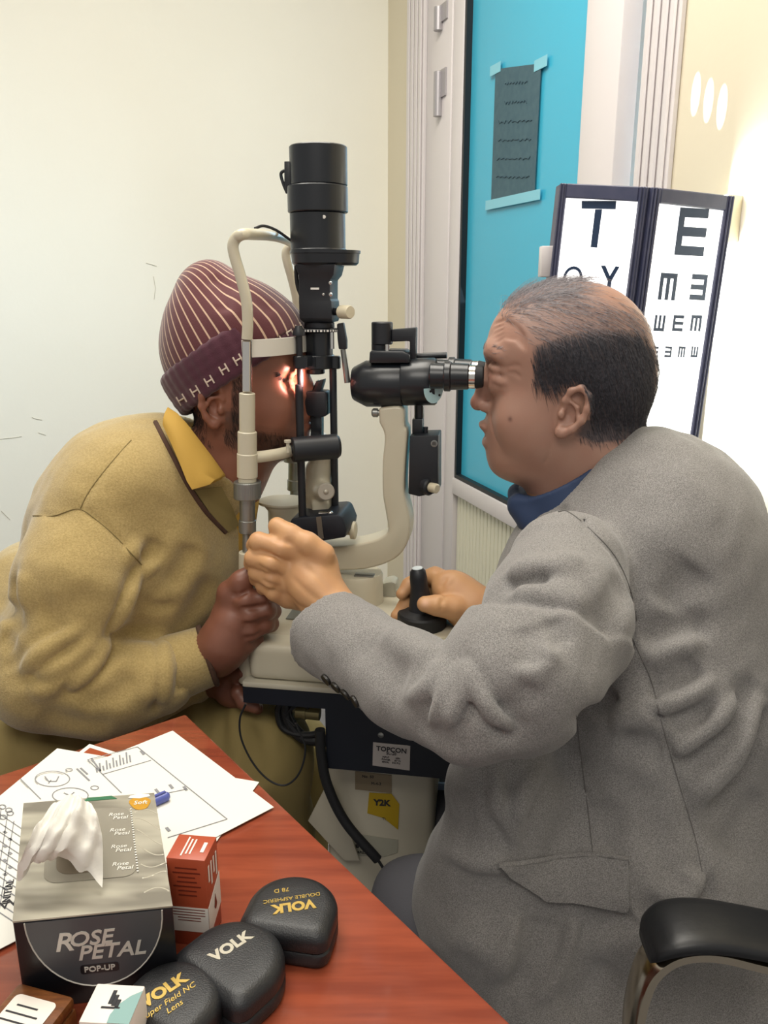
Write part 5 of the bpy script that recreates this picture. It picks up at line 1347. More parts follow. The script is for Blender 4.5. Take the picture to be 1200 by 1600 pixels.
# neckline opening
ncen, ndir = hp(890, 752), nrm(hp(890, 752)-hp(940, 838))
J.cone(ncen-ndir*.02, ncen+ndir*.16, .070, .105, .008, 's')
def jf(pts, w, d):
    hh = J0.hits(pts)
    if len(hh) > 1: J.crease(smoothpath(hh, 4), w*(1.5 if pts[0][1] > 1150 and pts[0][0] < 830 else 1.15), d*(2.5 if pts[0][0] > 940 else .8 if pts[0][1] > 1150 and pts[0][0] < 830 else 1.75))
J0 = Sdf(); J0.p = list(J.p)
folds = [
 # shoulder and upper sleeve
 (((786, 920), (806, 906), (836, 900), (862, 898)), .009, .013), (((792, 896), (830, 886), (880, 876), (915, 880)), .010, -.006), (((800, 925), (835, 925), (880, 935), (920, 945)), .012, -.006),
 (((860, 965), (870, 985), (885, 1010)), .010, .006), (((820, 975), (828, 1010), (832, 1045)), .012, .006), (((865, 1010), (845, 1040), (820, 1075)), .010, -.005),
 (((975, 905), (960, 950), (940, 985)), .014, .006),
 # elbow and forearm
 (((708, 1034), (700, 1060), (690, 1090), (668, 1128)), .008, .013), (((722, 1020), (728, 1060), (748, 1090), (800, 1142)), .008, .009), (((716, 1030), (714, 1065), (700, 1100), (690, 1135)), .008, -.006),
 (((690, 1035), (678, 1065), (655, 1085)), .009, -.006), (((735, 1075), (720, 1110), (705, 1145)), .008, .007), (((600, 985), (640, 1010), (680, 1028)), .014, -.006), (((560, 990), (600, 1040), (640, 1060)), .02, .005),
 (((640, 1120), (680, 1150), (730, 1165)), .012, .004), (((775, 1095), (790, 1130), (815, 1150)), .010, .007), (((840, 1060), (810, 1100), (790, 1125)), .010, .005),
 # back
 (((1000, 1006), (1040, 992), (1080, 982), (1110, 978)), .013, .008), (((1005, 1030), (1050, 1010), (1095, 1000)), .011, -.006), (((1010, 1085), (1060, 1070), (1095, 1040)), .013, .007),
 (((1040, 1125), (1080, 1118), (1125, 1118)), .012, .007), (((1040, 955), (1070, 915), (1092, 885)), .016, .006), (((1060, 1205), (1110, 1165), (1150, 1120), (1180, 1060)), .014, .009), (((1080, 1250), (1130, 1205), (1165, 1150), (1190, 1080)), .014, -.007),
 (((1110, 1290), (1150, 1230), (1180, 1160), (1197, 1100)), .013, .009), (((960, 1080), (940, 1100), (900, 1118)), .012, .007), (((965, 1150), (1000, 1165), (1040, 1172)), .014, .006), (((950, 1120), (985, 1125), (1020, 1110)), .012, -.005),
 # lower front
 (((765, 1190), (775, 1250), (800, 1300), (805, 1330)), .012, .010), (((790, 1180), (800, 1230), (800, 1270)), .010, .007), (((770, 1210), (760, 1280), (790, 1320)), .012, -.006), (((810, 1280), (860, 1220), (890, 1180)), .014, .005),
 (((780, 1360), (800, 1400), (850, 1440), (900, 1440)), .016, .009), (((660, 1440), (720, 1420), (770, 1440), (800, 1500)), .016, .007), (((690, 1480), (740, 1480), (800, 1540)), .016, -.006), (((850, 1440), (840, 1480), (800, 1560)), .014, .007),
 (((960, 1510), (920, 1560), (890, 1590)), .014, .008), (((1000, 1440), (1060, 1420), (1090, 1380)), .014, .008), (((1095, 1365), (1104, 1390), (1116, 1420)), .006, .014), (((1098, 1362), (1060, 1400), (1030, 1420)), .010, -.005),
 (((700, 1310), (730, 1335), (790, 1345)), .012, -.004), (((690, 1270), (740, 1300), (770, 1330)), .016, .006), (((1130, 1330), (1160, 1290), (1190, 1240)), .016, .006),
 (((930, 1250), (940, 1300), (935, 1330)), .02, .004), (((880, 1460), (960, 1440), (985, 1425)), .012, .007),
]
for pts, w_, d_ in folds: jf(pts, w_, d_)
for pts, r_ in ((((708, 1036), (694, 1085), (670, 1132)), .012), (((724, 1034), (722, 1085), (700, 1135)), .010), (((730, 1050), (760, 1105), (802, 1144)), .011), (((690, 1040), (668, 1075), (640, 1090)), .010),
                (((794, 896), (836, 886), (890, 884)), .010), (((800, 930), (850, 932), (910, 950)), .009), (((1004, 1032), (1050, 1012), (1098, 1002)), .012), (((1078, 1255), (1150, 1180), (1190, 1085)), .013), (((1012, 1108), (1066, 1092), (1118, 1062)), .012),
                (((1050, 1180), (1110, 1140), (1150, 1090)), .011), (((806, 1330), (812, 1260), (842, 1195)), .014), (((775, 1200), (778, 1260), (800, 1310)), .010), (((812, 1440), (786, 1500), (770, 1535)), .013), (((690, 1330), (740, 1350), (790, 1352)), .010), (((1060, 1420), (1085, 1390), (1096, 1366)), .010), (((900, 1440), (880, 1500), (840, 1570)), .013)):
    roll(J, J0, pts, r_*.52, .010)
jf(((868, 797), (885, 798), (920, 824), (960, 868), (984, 920), (995, 970)), .0035, .004)
jf(((988, 996), (1016, 1060), (1034, 1130), (1058, 1215), (1085, 1305), (1097, 1362)), .003, .0025)
jf(((900, 1115), (908, 1180), (918, 1260), (926, 1335)), .0028, .002)
jf(((1018, 1480), (1010, 1540)), .0028, .002) if 0 else None
J.warp(lambda P: .0022*noise3(P, 9, 5)+.0012*noise3(P, 22, 6))
J.cut(V3(0, 0, .445), V3(0, 0, -1))
V, Q = J.mesh(.0036); V = relax(V, Q, 2)
jk = sdf_obj('jacket', V, Q, m_tweed, PD)
for pts in (((872, 800), (888, 800), (920, 825), (960, 868), (984, 920), (995, 970)), ((988, 998), (1016, 1060), (1034, 1130), (1058, 1215), (1085, 1305), (1097, 1362)), ((900, 1118), (908, 1180), (918, 1260), (926, 1332))):
    seam(J, pts, m_tweed_s, jk, off=.0002, r=.0007)
fl_ = patch(J, ((780, 1353), (850, 1344), (930, 1338), (982, 1346)), ((790, 1362), (850, 1402), (920, 1410), (983, 1418)), off=.008, name='pocket_flap', m=m_tweed, parent=jk)
seam(J, ((778, 1352), (850, 1342), (930, 1336), (984, 1344)), m_tweed, jk, name='pocket_welt', r=.003, off=.003)
bx = []
for i, q in enumerate(((511, 1061), (526, 1073), (541, 1084), (556, 1095))):
    h_ = J.hit(*q)
    if h_ is None: continue
    g = J.grad(h_)[0]; b = MB(); b.lathe(h_-g*.001, g, [(.0062, 0), (.0074, .002), (.0070, .0042), (.005, .0036), (.001, .0034)], 24); b.obj('cuff_button', m_btn, jk)
# ---- shirt: collar band around the neck and the front under the jacket
C_ = Sdf()
C_.cone(ncen-ndir*.055, ncen+ndir*.012, .092, .0755, .006); C_.cut(ncen+ndir*.016, ndir)
tipc = at(812, 800, 1.0)
C_.cone(hp(812, 782, -.03), hp(830, 800, -.045), .016, .014, .02); C_.cone(hp(812, 782, .03), hp(830, 800, .045), .016, .014, .02)
C_.cone(ncen-ndir*.02, ncen+ndir*.05, .067, .069, .003, 's')
C_.chain([hp(900, 810), at(930, 900, 1.0)], [.07, .06], .03)
V, Q = C_.mesh(.003); V = relax(V, Q, 2); sdf_obj('shirt', V, Q, m_navys, PD)
# ---- trousers and shoes (below the table, behind the desk)
T = Sdf()
for sg in (-1, 1):
    hp_ = Pv+LN*.09*sg+V3(-.02, 0, -.03); kn = Pv+LN*.10*sg-LD*.33-UP*.11; ft = V3(kn[0]+.02, kn[1], .09)
    T.chain([hp_, kn, ft], [.090, .070, .060], .03)
T.cut(V3(0, 0, .075), V3(0, 0, -1)); T.warp(lambda P: .006*noise3(P, 7, 9))
V, Q = T.mesh(.006); sdf_obj('trousers', V, Q, mat('grey_trousers', '5c5c62', .85, bump=(500, .2)), PD)
for sg in (-1, 1):
    kn = Pv+LN*.10*sg-LD*.33-UP*.11; ft = V3(kn[0]+.02, kn[1], .06)
    Z = Sdf(); Z.cone(ft-UP*.01, ft-LD*.19-UP*.022, .052, .042, .02); Z.cut(V3(0, 0, .001), V3(0, 0, -1)); V, Q = Z.mesh(.006); sdf_obj('shoe', V, Q, m_blk, PD)
# ================================================================== the patient
PP = thing('person', 'young man in khaki sweater and striped maroon cap, chin on head rest', 'person', V3(-.42, 1.12, 0))
B = Sdf()
Nk, Ch, Be = hp(335, 735), at(215, 830, 1.13), at(170, 1000, 1.12); Pv = V3(-.50, 1.13, .56)
B.chain([Nk, Ch, Be, Pv], [.055, .10, .10, .10], .04)
for sg in (-1, 1):
    h_ = Pv+LN*.09*sg+V3(.02, 0, -.03); kn = at(385, 1190, 1.04) if sg < 0 else at(440, 1195, 1.27); ft = at(415, 1470, 1.12) if sg < 0 else at(455, 1395, 1.32); ft = V3(ft[0], ft[1], .06)
    B.chain([h_, kn, ft], [.07, .05, .038], .03); B.cone(ft, ft+LD*.17-UP*.03, .04, .032, .02)
Sn, En, Wn = at(140, 835, .995), at(62, 1062, .925), at(338, 1022, .985)
B.chain([Ch, Sn, En, Wn], [.06, .045, .036, .026], .03)
Sf, Ef, Wf = at(180, 830, 1.30), at(150, 1080, 1.22), at(345, 1058, 1.06)
B.chain([Ch, Sf, Ef, Wf], [.06, .045, .036, .025], .03)
# neck and head
B.cone(hp(372, 690), hp(322, 790), .060, .064, .03)
HE(B, 372, 562, 103, 106, .077, k=.02)
HE(B, 400, 575, 76, 85, .070, k=.03)
HE(B, 396, 640, 74, 60, .064, k=.03)
HE(B, 420, 668, 52, 42, .052, k=.03)
HE(B, 452, 684, 24, 20, .026, k=.025)
HE(B, 430, 630, 36, 32, .022, t=.038, k=.025)
HE(B, 458, 645, 22, 30, .026, k=.02)
B.chain([hp(466, 586), hp(476, 600), hp(482, 611)], [.008, .0085, .009], .01)
HE(B, 482, 614, 10, 9, .0115, k=.006); HE(B, 472, 618, 9, 8, .006, t=.013, k=.005)
B.chain([hp(452, 568, -.046), hp(463, 567, -.028), hp(466, 568, -.012), hp(466, 568, .012), hp(463, 567, .028), hp(452, 568, .046)], [.006, .008, .0075, .0075, .008, .006], .012)
HE(B, 463, 590, 12, 10, .016, t=.032, op='s', k=.012)
HE(B, 451, 590, 13, 13, .0116, t=.031, k=.001)
for y in (583, 596):
    for sg in (-1, 1): B.chain([hp(459, y, sg*.019), hp(464, y, sg*.030), hp(458, y+1, sg*.041), hp(446, y+2, sg*.049)], [.0026, .0034, .003, .0028], .004)
HE(B, 478, 650, 10, 6, .019, k=.006, rot=20); HE(B, 475, 666, 10, 7, .018, k=.006)
for sg in (-1, 1): B.crease([hp(484, 658), hp(474, 659, sg*.012), hp(458, 661, sg*.026)], .0028, .0035)
ear(B, 336, 630, .070, h=36, rot=-12, bx=-1)
# near hand around the support column
hc = axis_at(960); hY = float(hc[1]); cf = hY-.030
B.chain([Wn, at(352, 1003, cf+.004), at(362, 972, cf+.004)], [.027, .030, .026], .02)
W(B, 362, 985, cf+.006, 30, 46, .020, rot=-18, k=.015)
W(B, 372, 958, cf+.006, 26, 34, .018, rot=-10, k=.012)
finger(B, [(362, 938, cf+.006), (384, 938, cf-.006), (410, 934, cf+.000), (421, 932, cf+.018), (408, 932, cf+.045)], .0135, .0095, .007)
finger(B, [(366, 960, cf+.004), (390, 962, cf-.008), (416, 954, cf+.000), (426, 955, cf+.018), (410, 956, cf+.045)], .0130, .0095, .006)
finger(B, [(368, 985, cf+.004), (392, 986, cf-.006), (414, 976, cf+.004), (423, 975, cf+.020), (408, 976, cf+.045)], .0125, .0088, .006)
finger(B, [(366, 1008, cf+.006), (384, 1008, cf+.000), (400, 999, cf+.014), (404, 998, cf+.030)], .0115, .0080, .006)
finger(B, [(352, 955, cf+.010), (358, 925, cf+.006), (376, 908, cf+.000), (396, 893, cf+.006)], .0145, .0105, .010)
for pts in (((376, 949), (398, 949), (420, 943)), ((380, 974), (400, 973), (422, 965)), ((380, 998), (398, 995), (412, 987)), ((360, 928), (372, 932), (388, 924))):
    hh = B.hits(pts)
    if len(hh) > 1: B.crease(hh, .0030, .0045)
# far hand holding the table corner
B.chain([Wf, at(358, 1075, 1.035)], [.025, .022], .02)
W(B, 364, 1076, 1.03, 24, 34, .020, rot=35, k=.015)
for dx, dy, dY in ((0, 0, -.02), (4, 2, .0), (6, 2, .02)):
    finger(B, [(372+dx, 1082+dy, 1.02+dY), (382+dx, 1097+dy, 1.015+dY), (398+dx, 1105+dy, 1.015+dY)], .0110, .0085, .006)
finger(B, [(360, 1060, 1.02), (372, 1052, 1.01), (380, 1050, 1.0)], .012, .009, .008)
V, Q = B.mesh(.0022); V = relax(V, Q, 2)
px_, py_ = prof(V); tt = (V-LO)@LN
hm = (V[:, 2] > .98) & (np.abs(tt) < .11) & (px_ > 250)
col = np.tile(lin('7a4d3c'), (len(V), 1)); col[hm] = lin('8d5b47')
col = mixc(col, lin('5e392c'), .3*(noise3(V, 28, 4)*.5+.5))
beard = [(352, 640), (372, 640), (384, 668), (420, 676), (455, 680), (478, 684), (470, 712), (420, 718), (380, 706), (350, 690)]
fb = np.zeros(len(V)); rs = np.random.RandomState(3)
for _ in range(8): fb += inpoly(px_+rs.normal(0, 6, 1), py_+rs.normal(0, 6, 1), beard)
col = mixc(col, lin('1f1a19'), .72*fb/8*hm)
sd_ = inpoly(px_, py_, [(345, 602), (380, 585), (392, 600), (388, 640), (384, 668), (362, 660), (352, 640), (352, 610)]) & hm & ~((np.abs(tt) > .066) & (px_ < 362)); col = mixc(col, lin('1f1a19'), .55*sd_)
col = mixc(col, lin('6e3a37'), .6*near(V, hp(480, 658), .013)); col = mixc(col, lin('2a1c18'), .5*near(V, hp(470, 643), .010)*0)
for sg in (-1, 1):
    e = hp(451, 590, sg*.031); de = np.linalg.norm(V-e, axis=1) < .012
    col[de] = lin('d8d2cc'); col[de & (np.linalg.norm(V-hp(464, 590, sg*.031), axis=1) < .006)] = lin('20140f')
sdf_obj('body', V, Q, m_skin2, PP, colors=col)
# short hair, beard and brows
HC = hp(375, 600); HB = B.local(HC, .17); rs = np.random.RandomState(5)
R_ = surf_sample(HB, HC, 20000, rs, .17); rx_, ry_ = prof(R_); rt_ = (R_-LO)@LN
side = [(345, 602), (380, 585), (392, 600), (388, 640), (384, 668), (362, 660), (352, 640), (352, 610)]; nape = [(285, 640), (325, 630), (322, 680), (335, 700), (300, 690)]
bm_ = inpoly(rx_+rs.normal(0, 3, len(rx_)), ry_+rs.normal(0, 3, len(rx_)), beard) | inpoly(rx_, ry_, side) | inpoly(rx_, ry_, nape)
bm_ &= ~((np.abs(rt_) > .066) & (rx_ > 310) & (rx_ < 362) & (ry_ > 595) & (ry_ < 672))
n = bm_.sum(); V1, Q1 = strands(HB, R_[bm_], np.tile(-UP+LD*.3, (n, 1))+rs.normal(0, .3, (n, 3)), .005+.005*rs.rand(n), w=.00018, lift=.35, seg=3, rnd=rs)
m_bk = mat('black_hair', '141214', .45)
sdf_obj('hair', V1, Q1, m_bk, PP)
br = []
for sg in (-1, 1):
    br = []
    for _ in range(320):
        f = rs.rand(); br.append(hp(468-26*f, 571-5*math.sin(f*2.8)+3*f+rs.normal(0, 1.5), sg*(.012+.036*f)))
    br = np.array(br); br = br-HB.grad(br, .003)*HB(br)[:, None]
    Vb, Qb = strands(HB, br, np.tile(-LD*.8+UP*.2, (len(br), 1)), np.full(len(br), .010), w=.00045, lift=.2, seg=3, rnd=rs); sdf_obj('eyebrow', Vb, Qb, m_bk, PP)
# ---- knit cap: striped crown and a turned-up brim
bc, bu = hp(372, 566), nrm(LD*190*.00088+UP*117*.00088)            # brim runs up towards the brow
ax = nrm(UP*190-LD*117)                                            # cap axis, up and back
K = Sdf()
K.ell(hp(372, 560), (.098, .098, .089), (bu, ax, LN), .02)
HE(K, 336, 525, 73, 84, .076, rot=-18, k=.03)
HE(K, 322, 452, 34, 38, .042, rot=-15, k=.045)
K.ell(hp(405, 510), (.062, .045, .072), (nrm(LD*110-UP*85), nrm(UP*110+LD*85), LN), .03)
K.warp(lambda P: .0014*noise3(P, 12, 3))
hh = K.hits(((330, 428), (345, 445), (352, 470), (350, 490)));  K.crease(hh, .010, .005)
hh = K.hits(((360, 440), (400, 470), (430, 490)));  K.crease(hh, .012, .003)
brim_p = hp(372, 566)+ax*.003
K.cut(brim_p-ax*.01, -ax)
V, Q = K.mesh(.0024); V = relax(V, Q, 3)
peak = hp(333, 428); d_ = V-peak; hx_ = d_@bu; hy_ = d_@LN
# ribs run from the gather at the top down to the brim
w_ = V-(brim_p+ax*.0); ang = np.arctan2(w_@LN, (w_@bu)+.012)
cm = np.stack([(ang+math.pi)/(2*math.pi), np.clip((w_@ax)/.15, 0, 1), np.zeros(len(V))], 1)
m_cap = mat('maroon_striped_knit', '5a2a30', .95, bump=(900, .4, .001), sheen=.3)
nt = m_cap.node_tree; N_, L_ = nt.nodes, nt.links
at_ = N_.new('ShaderNodeAttribute'); at_.attribute_name = 'Col'; sp_ = N_.new('ShaderNodeSeparateColor'); L_.new(at_.outputs['Color'], sp_.inputs[0])
mu = N_.new('ShaderNodeMath'); mu.operation = 'MULTIPLY'; mu.inputs[1].default_value = 44; L_.new(sp_.outputs[0], mu.inputs[0])
fr = N_.new('ShaderNodeMath'); fr.operation = 'FRACT'; L_.new(mu.outputs[0], fr.inputs[0])
lt_ = N_.new('ShaderNodeMath'); lt_.operation = 'LESS_THAN'; lt_.inputs[1].default_value = .17; L_.new(fr.outputs[0], lt_.inputs[0])
mx = N_.new('ShaderNodeMix'); mx.data_type = 'RGBA'; mx.inputs['A'].default_value = hx('55262b'); mx.inputs['B'].default_value = hx('c0a28a'); L_.new(lt_.outputs[0], mx.inputs['Factor'])
L_.new(mx.outputs['Result'], N_['Principled BSDF'].inputs['Base Color'])
cap = sdf_obj('knit_cap', V, Q, m_cap, PP, colors=cm)
R = Sdf(); n = 40; rp = []
for k in range(n+1):
    a = 2*math.pi*k/n; rp.append(brim_p+bu*math.cos(a)*.0985+LN*math.sin(a)*.0845-ax*.0)
R2_ = Sdf(); 
for k in range(n):
    for h_, r_ in ((.024, .0060), (.014, .0072), (.003, .0074), (-.009, .0072), (-.020, .0058)): R.cone(rp[k]+ax*h_, rp[k+1]+ax*h_, r_, None, .006)
V, Q = R.mesh(.0024); V = relax(V, Q, 2)
m_brim = mat('maroon_rib', '4a2130', .95, bump=(900, .5, .001), sheen=.3)
brim = sdf_obj('brim', V, Q, m_brim, cap)
m_st = mat('cream_stitch', 'c9b8a8', .85)
def stitch(x, y, s=1.0):
    b = MB()
    u = V3(.85, -.52, 0); v = V3(.5, .86, 0)                        # along the brim and across it, photograph frame
    for seg_ in (((-5, -7), (-5, 7)), ((5, -7), (5, 7)), ((-5, 0), (5, 0))):
        q = [(x+u[0]*a*s+v[0]*c*s, y+u[1]*a*s+v[1]*c*s) for a, c in (seg_[0], ((seg_[0][0]+seg_[1][0])/2, (seg_[0][1]+seg_[1][1])/2), seg_[1])]
        h_ = R.hits(q)
        if len(h_) > 1: b.tube([p+R.grad(p, .002)[0]*.0004 for p in h_], .0011, 6)
    if b.v: b.obj('stitch', m_st, brim, smooth=60)
for x, y in ((284, 624), (305, 611), (327, 595), (350, 577), (372, 562)): stitch(x, y, 1.05)
for x, y in ((432, 526), (451, 518), (467, 511)): stitch(x, y, .8)
# ---- sweater
m_khaki = mat('khaki_knit', 'a8925f', .95, bump=(620, .5, .0012), var=(420, '8b7746', .6, 2), sheen=.35); m_trim = mat('brown_trim', '4a3326', .9); m_shirt = mat('mustard_cotton', 'b8923f', .8, bump=(300, .1)); m_shal = mat('olive_cotton', '857547', .85, bump=(220, .12))
J = Sdf()
W(J, 214, 782, 1.12, 148, 122, .175, rot=34, k=.05)
W(J, 205, 900, 1.12, 158, 150, .17, k=.06)
W(J, 275, 870, 1.12, 98, 110, .14, rot=-15, k=.05)
W(J, 165, 1030, 1.12, 160, 150, .17, k=.06)
W(J, 60, 960, 1.20, 90, 120, .12, k=.05)
J.chain([hp(330, 735), at(240, 790, 1.12)], [.075, .11], .05)
sleeve = Sdf(); sleeve.chain([at(150, 822, 1.005), at(125, 905, .965), at(88, 1010, .935), at(66, 1066, .920)], [.070, .0745, .064, .054], .03)
sleeve.chain([at(66, 1066, .920), at(160, 1076, .935), at(248, 1056, .962)], [.054, .058, .050], .03)
sleeve.chain([at(250, 1055, .962), at(345, 1018, .99)], [.035, .033], .006)
cA_, cB_ = at(309, 983, .985), at(337, 1066, .985); cd_ = nrm(Wn-at(262, 1052, .965))
cn = nrm(np.cross(cB_-cA_, np.cross(cd_, cB_-cA_))); cn = cn if cn@cd_ > 0 else -cn
sleeve.cut((cA_+cB_)/2, cn)
composite(J, sleeve, .018)
fs_ = Sdf(); fs_.chain([Sf, Ef, Wf-LD*.05], [.075, .055, .045], .03); composite(J, fs_, .03)
J.cone(at(290, 1036, .972), at(352, 1016, .99), .029, .031, .003, 's')
ncen, ndir = hp(335, 722), nrm(hp(372, 655)-hp(322, 775))
J.cone(ncen-ndir*.09, ncen+ndir*.12, .058, .085, .010, 's')
J0 = Sdf(); J0.p = list(J.p)
folds = [
 (((224, 880), (205, 920), (190, 960), (168, 1000)), .009, .011), (((218, 875), (236, 862), (246, 845)), .008, .010), (((196, 850), (222, 876), (240, 900)), .012, -.005),
 (((205, 935), (240, 948), (275, 948)), .006, .007), (((160, 1000), (200, 988), (240, 984)), .008, .009),
 (((135, 1010), (110, 1030), (75, 1040), (45, 1062)), .010, .010), (((150, 1000), (120, 1045), (80, 1075), (40, 1080)), .010, -.006), (((150, 1015), (130, 1060), (95, 1085)), .009, .009),
 (((190, 1000), (165, 1030), (130, 1065)), .008, .007), (((172, 995), (150, 1025), (125, 1050)), .008, -.005), (((20, 1050), (10, 1010), (15, 960)), .014, .006), (((30, 1040), (70, 1010), (120, 985)), .014, .005), (((60, 960), (100, 955), (160, 930)), .02, .004),
 (((246, 1002), (250, 1040), (248, 1085), (244, 1112)), .006, .009), (((256, 1000), (262, 1040), (258, 1090)), .008, -.005), (((232, 1005), (236, 1050), (230, 1100)), .010, -.004),
 (((120, 1100), (170, 1090), (215, 1060)), .014, .005), (((60, 1110), (120, 1130), (180, 1130)), .014, .004), (((260, 920), (290, 880), (300, 850)), .014, .006), (((330, 900), (300, 960), (280, 1000)), .016, .006),
 (((280, 1085), (285, 1060), (300, 1050)), .008, .006), (((30, 990), (20, 950), (22, 900)), .010, .010), (((36, 890), (34, 940), (20, 985)), .012, -.005), (((5, 940), (20, 960), (36, 975)), .010, .009), (((0, 990), (14, 1010)), .01, .008)]
for pts, w_, d_ in folds:
    hh = J0.hits(pts)
    if len(hh) > 1: J.crease(smoothpath(hh, 4), w_*1.1, d_*1.75)
for pts, r_ in ((((142, 1004), (108, 1034), (60, 1058)), .011), (((172, 1000), (146, 1040), (108, 1078)), .011), (((254, 1002), (258, 1050), (252, 1104)), .011), (((236, 1006), (238, 1050), (230, 1100)), .009), (((222, 888), (205, 935), (182, 985)), .012),
                (((35, 1050), (70, 1015), (125, 985)), .010)):
    roll(J, J0, pts, r_*.45, .012)
arm_seam = ((52, 806), (85, 806), (122, 795), (150, 812), (180, 838), (205, 865), (221, 882)); sh_seam = ((126, 794), (135, 775), (152, 750), (178, 718), (205, 688))
for s_ in (arm_seam, sh_seam):
    hh = J0.hits(s_); J.crease(smoothpath(hh, 4), .0035, .0035)
J.warp(lambda P: .002*noise3(P, 9, 15)+.001*noise3(P, 24, 16))
V, Q = J.mesh(.0038); V = relax(V, Q, 2)
sw = sdf_obj('sweater', V, Q, m_khaki, PP)
m_kseam = mat('khaki_seam', '74643d', .95)
for s_ in (arm_seam, sh_seam): seam(J, s_, m_kseam, sw, off=.0003, r=.0008)
# ribbed cuff with its dark edge
cu0, cu1 = at(285, 1042, .970), (cA_+cB_)/2; cdir = nrm(cn); x_ = nrm(np.cross(cdir, UP)); y_ = np.cross(x_, cdir)
Lc = abs((cu1-cu0)@cdir); R_ = []
for h_, r_ in ((-.062, .0400), (-.055, .0430), (-.025, .0400), (0, .0385), (.001, .0365)):
    R_.append([cu1+cdir*h_+(x_*math.cos(2*math.pi*k/96)+y_*math.sin(2*math.pi*k/96))*(r_+.0012)*(1+.026*(k % 2)) for k in range(96)])
MB().rings(R_, cap=False).obj('ribbed_cuff', m_khaki, sw, smooth=60)
MB().tube([cu1+cdir*.0012+(x_*math.cos(2*math.pi*k/40)+y_*math.sin(2*math.pi*k/40))*.0392 for k in range(41)], .0038, 8).obj('cuff_trim', m_trim, sw)
# brown V neck edge
vn = ((246, 655), (262, 692), (280, 728), (300, 765), (325, 800), (352, 830), (358, 832))
seam(J, ((243, 660), (258, 690), (276, 726), (296, 762), (322, 800), (352, 832)), m_trim, sw, name='neck_trim', r=.0034, off=.0004)
patch(J, ((303, 766), (325, 763), (345, 760), (362, 792)), ((326, 800), (340, 816), (356, 832), (372, 820)), off=.002, name='shirt_front', m=m_shal, parent=sw)
# ---- shirt: collar leaf and placket, long tail over the knees
C_ = Sdf(); C_.cone(ncen-ndir*.075, ncen+ndir*.02, .074, .064, .006); C_.cut(ncen+ndir*.022, ndir); C_.cone(ncen-ndir*.03, ncen+ndir*.07, .058, .061, .003, 's')
C_.chain([hp(352, 760), hp(330, 860)], [.045, .06], .03)
V, Q = C_.mesh(.003); V = relax(V, Q, 2); st = sdf_obj('shirt', V, Q, m_shirt, PP)
def leafpt(px, py, Y): return at(px, py, Y)
lf = [((262, 636, 1.045), (254, 664, 1.030)), ((276, 645, 1.040), (266, 690, 1.015)), ((290, 660, 1.036), (280, 722, 1.005)), ((310, 686, 1.034), (292, 752, 1.000)), ((330, 712, 1.034), (300, 765, .998)), ((350, 740, 1.034), (328, 757, 1.010)), ((352, 744, 1.04), (346, 748, 1.03))]
Vv, Ff = [], []
for i, (a, c) in enumerate(lf):
    A_, C2 = leafpt(*a), leafpt(*c)
    for k in range(7):
        f = k/6; Vv.append(A_*(1-f)+C2*f-IF*.006*math.sin(f*math.pi))
for i in range(len(lf)-1):
    for k in range(6): q = i*7+k; Ff.append((q, q+1, q+8, q+7))
nV = len(Vv); Vv += [p+IF*.0035 for p in Vv]; Ff += [tuple(nV+i for i in f[::-1]) for f in Ff]
rim = [i*7 for i in range(len(lf))]+[(len(lf)-1)*7+k for k in range(1, 7)]+[i*7+6 for i in range(len(lf)-2, -1, -1)]+[k for k in range(5, 0, -1)]
for a, c in zip(rim, rim[1:]+rim[:1]): Ff.append((a, nV+a, nV+c, c))
finish('collar', Vv, Ff, m_shirt, st, smooth=50)
# ---- loose trousers and long shirt tail over the lap
T = Sdf()
T.chain([Pv+V3(0, -.09, 0), at(200, 1235, 1.03), at(385, 1185, 1.04)], [.13, .105, .088], .05)
T.chain([at(385, 1185, 1.04), at(400, 1290, 1.06), at(415, 1480, 1.12)], [.088, .08, .07], .04)
T.chain([Pv+V3(0, .10, 0), at(300, 1200, 1.26), at(440, 1190, 1.27)], [.12, .10, .085], .05); T.chain([at(440, 1190, 1.27), at(455, 1400, 1.32)], [.085, .07], .04)
T.chain([at(320, 1080, 1.10), at(330, 1180, 1.06), at(345, 1330, 1.06)], [.035, .06, .06], .05)
T.chain([Pv, at(60, 1180, 1.0)], [.16, .12], .05)
T0 = Sdf(); T0.p = list(T.p)
for pts, w_, d_ in ((((340, 1065), (345, 1120), (340, 1200), (350, 1290)), .009, .010), (((318, 1075), (322, 1130), (316, 1190)), .007, .009), (((360, 1100), (375, 1160), (365, 1230)), .011, -.006), (((400, 1115), (420, 1170), (405, 1240)), .010, .007), (((430, 1130), (418, 1190), (400, 1260)), .010, -.005),
                   (((300, 1090), (308, 1140), (330, 1190)), .008, -.006), (((330, 1120), (300, 1160), (290, 1200)), .010, .006), (((20, 1150), (60, 1142), (110, 1160)), .010, .008), (((0, 1130), (40, 1135), (80, 1150)), .01, -.006)):
    hh = T0.hits(pts)
    if len(hh) > 1: T.crease(smoothpath(hh, 4), w_, d_)
T.warp(lambda P: .003*noise3(P, 7, 25)); T.cut(V3(0, 0, .07), V3(0, 0, -1))
V, Q = T.mesh(.005); V = relax(V, Q, 2); sdf_obj('shalwar_trousers', V, Q, m_shal, PP)
for sg, px0, Yq in ((0, 415, 1.12), (1, 455, 1.32)):
    f0 = at(px0, 1480, Yq); f0 = V3(f0[0], f0[1], .05)
    Z = Sdf(); Z.cone(f0, f0+LD*.17-UP*.012, .048, .038, .02); Z.cut(V3(0, 0, .001), V3(0, 0, -1)); V, Q = Z.mesh(.006); sdf_obj('shoe', V, Q, m_trim, PP)
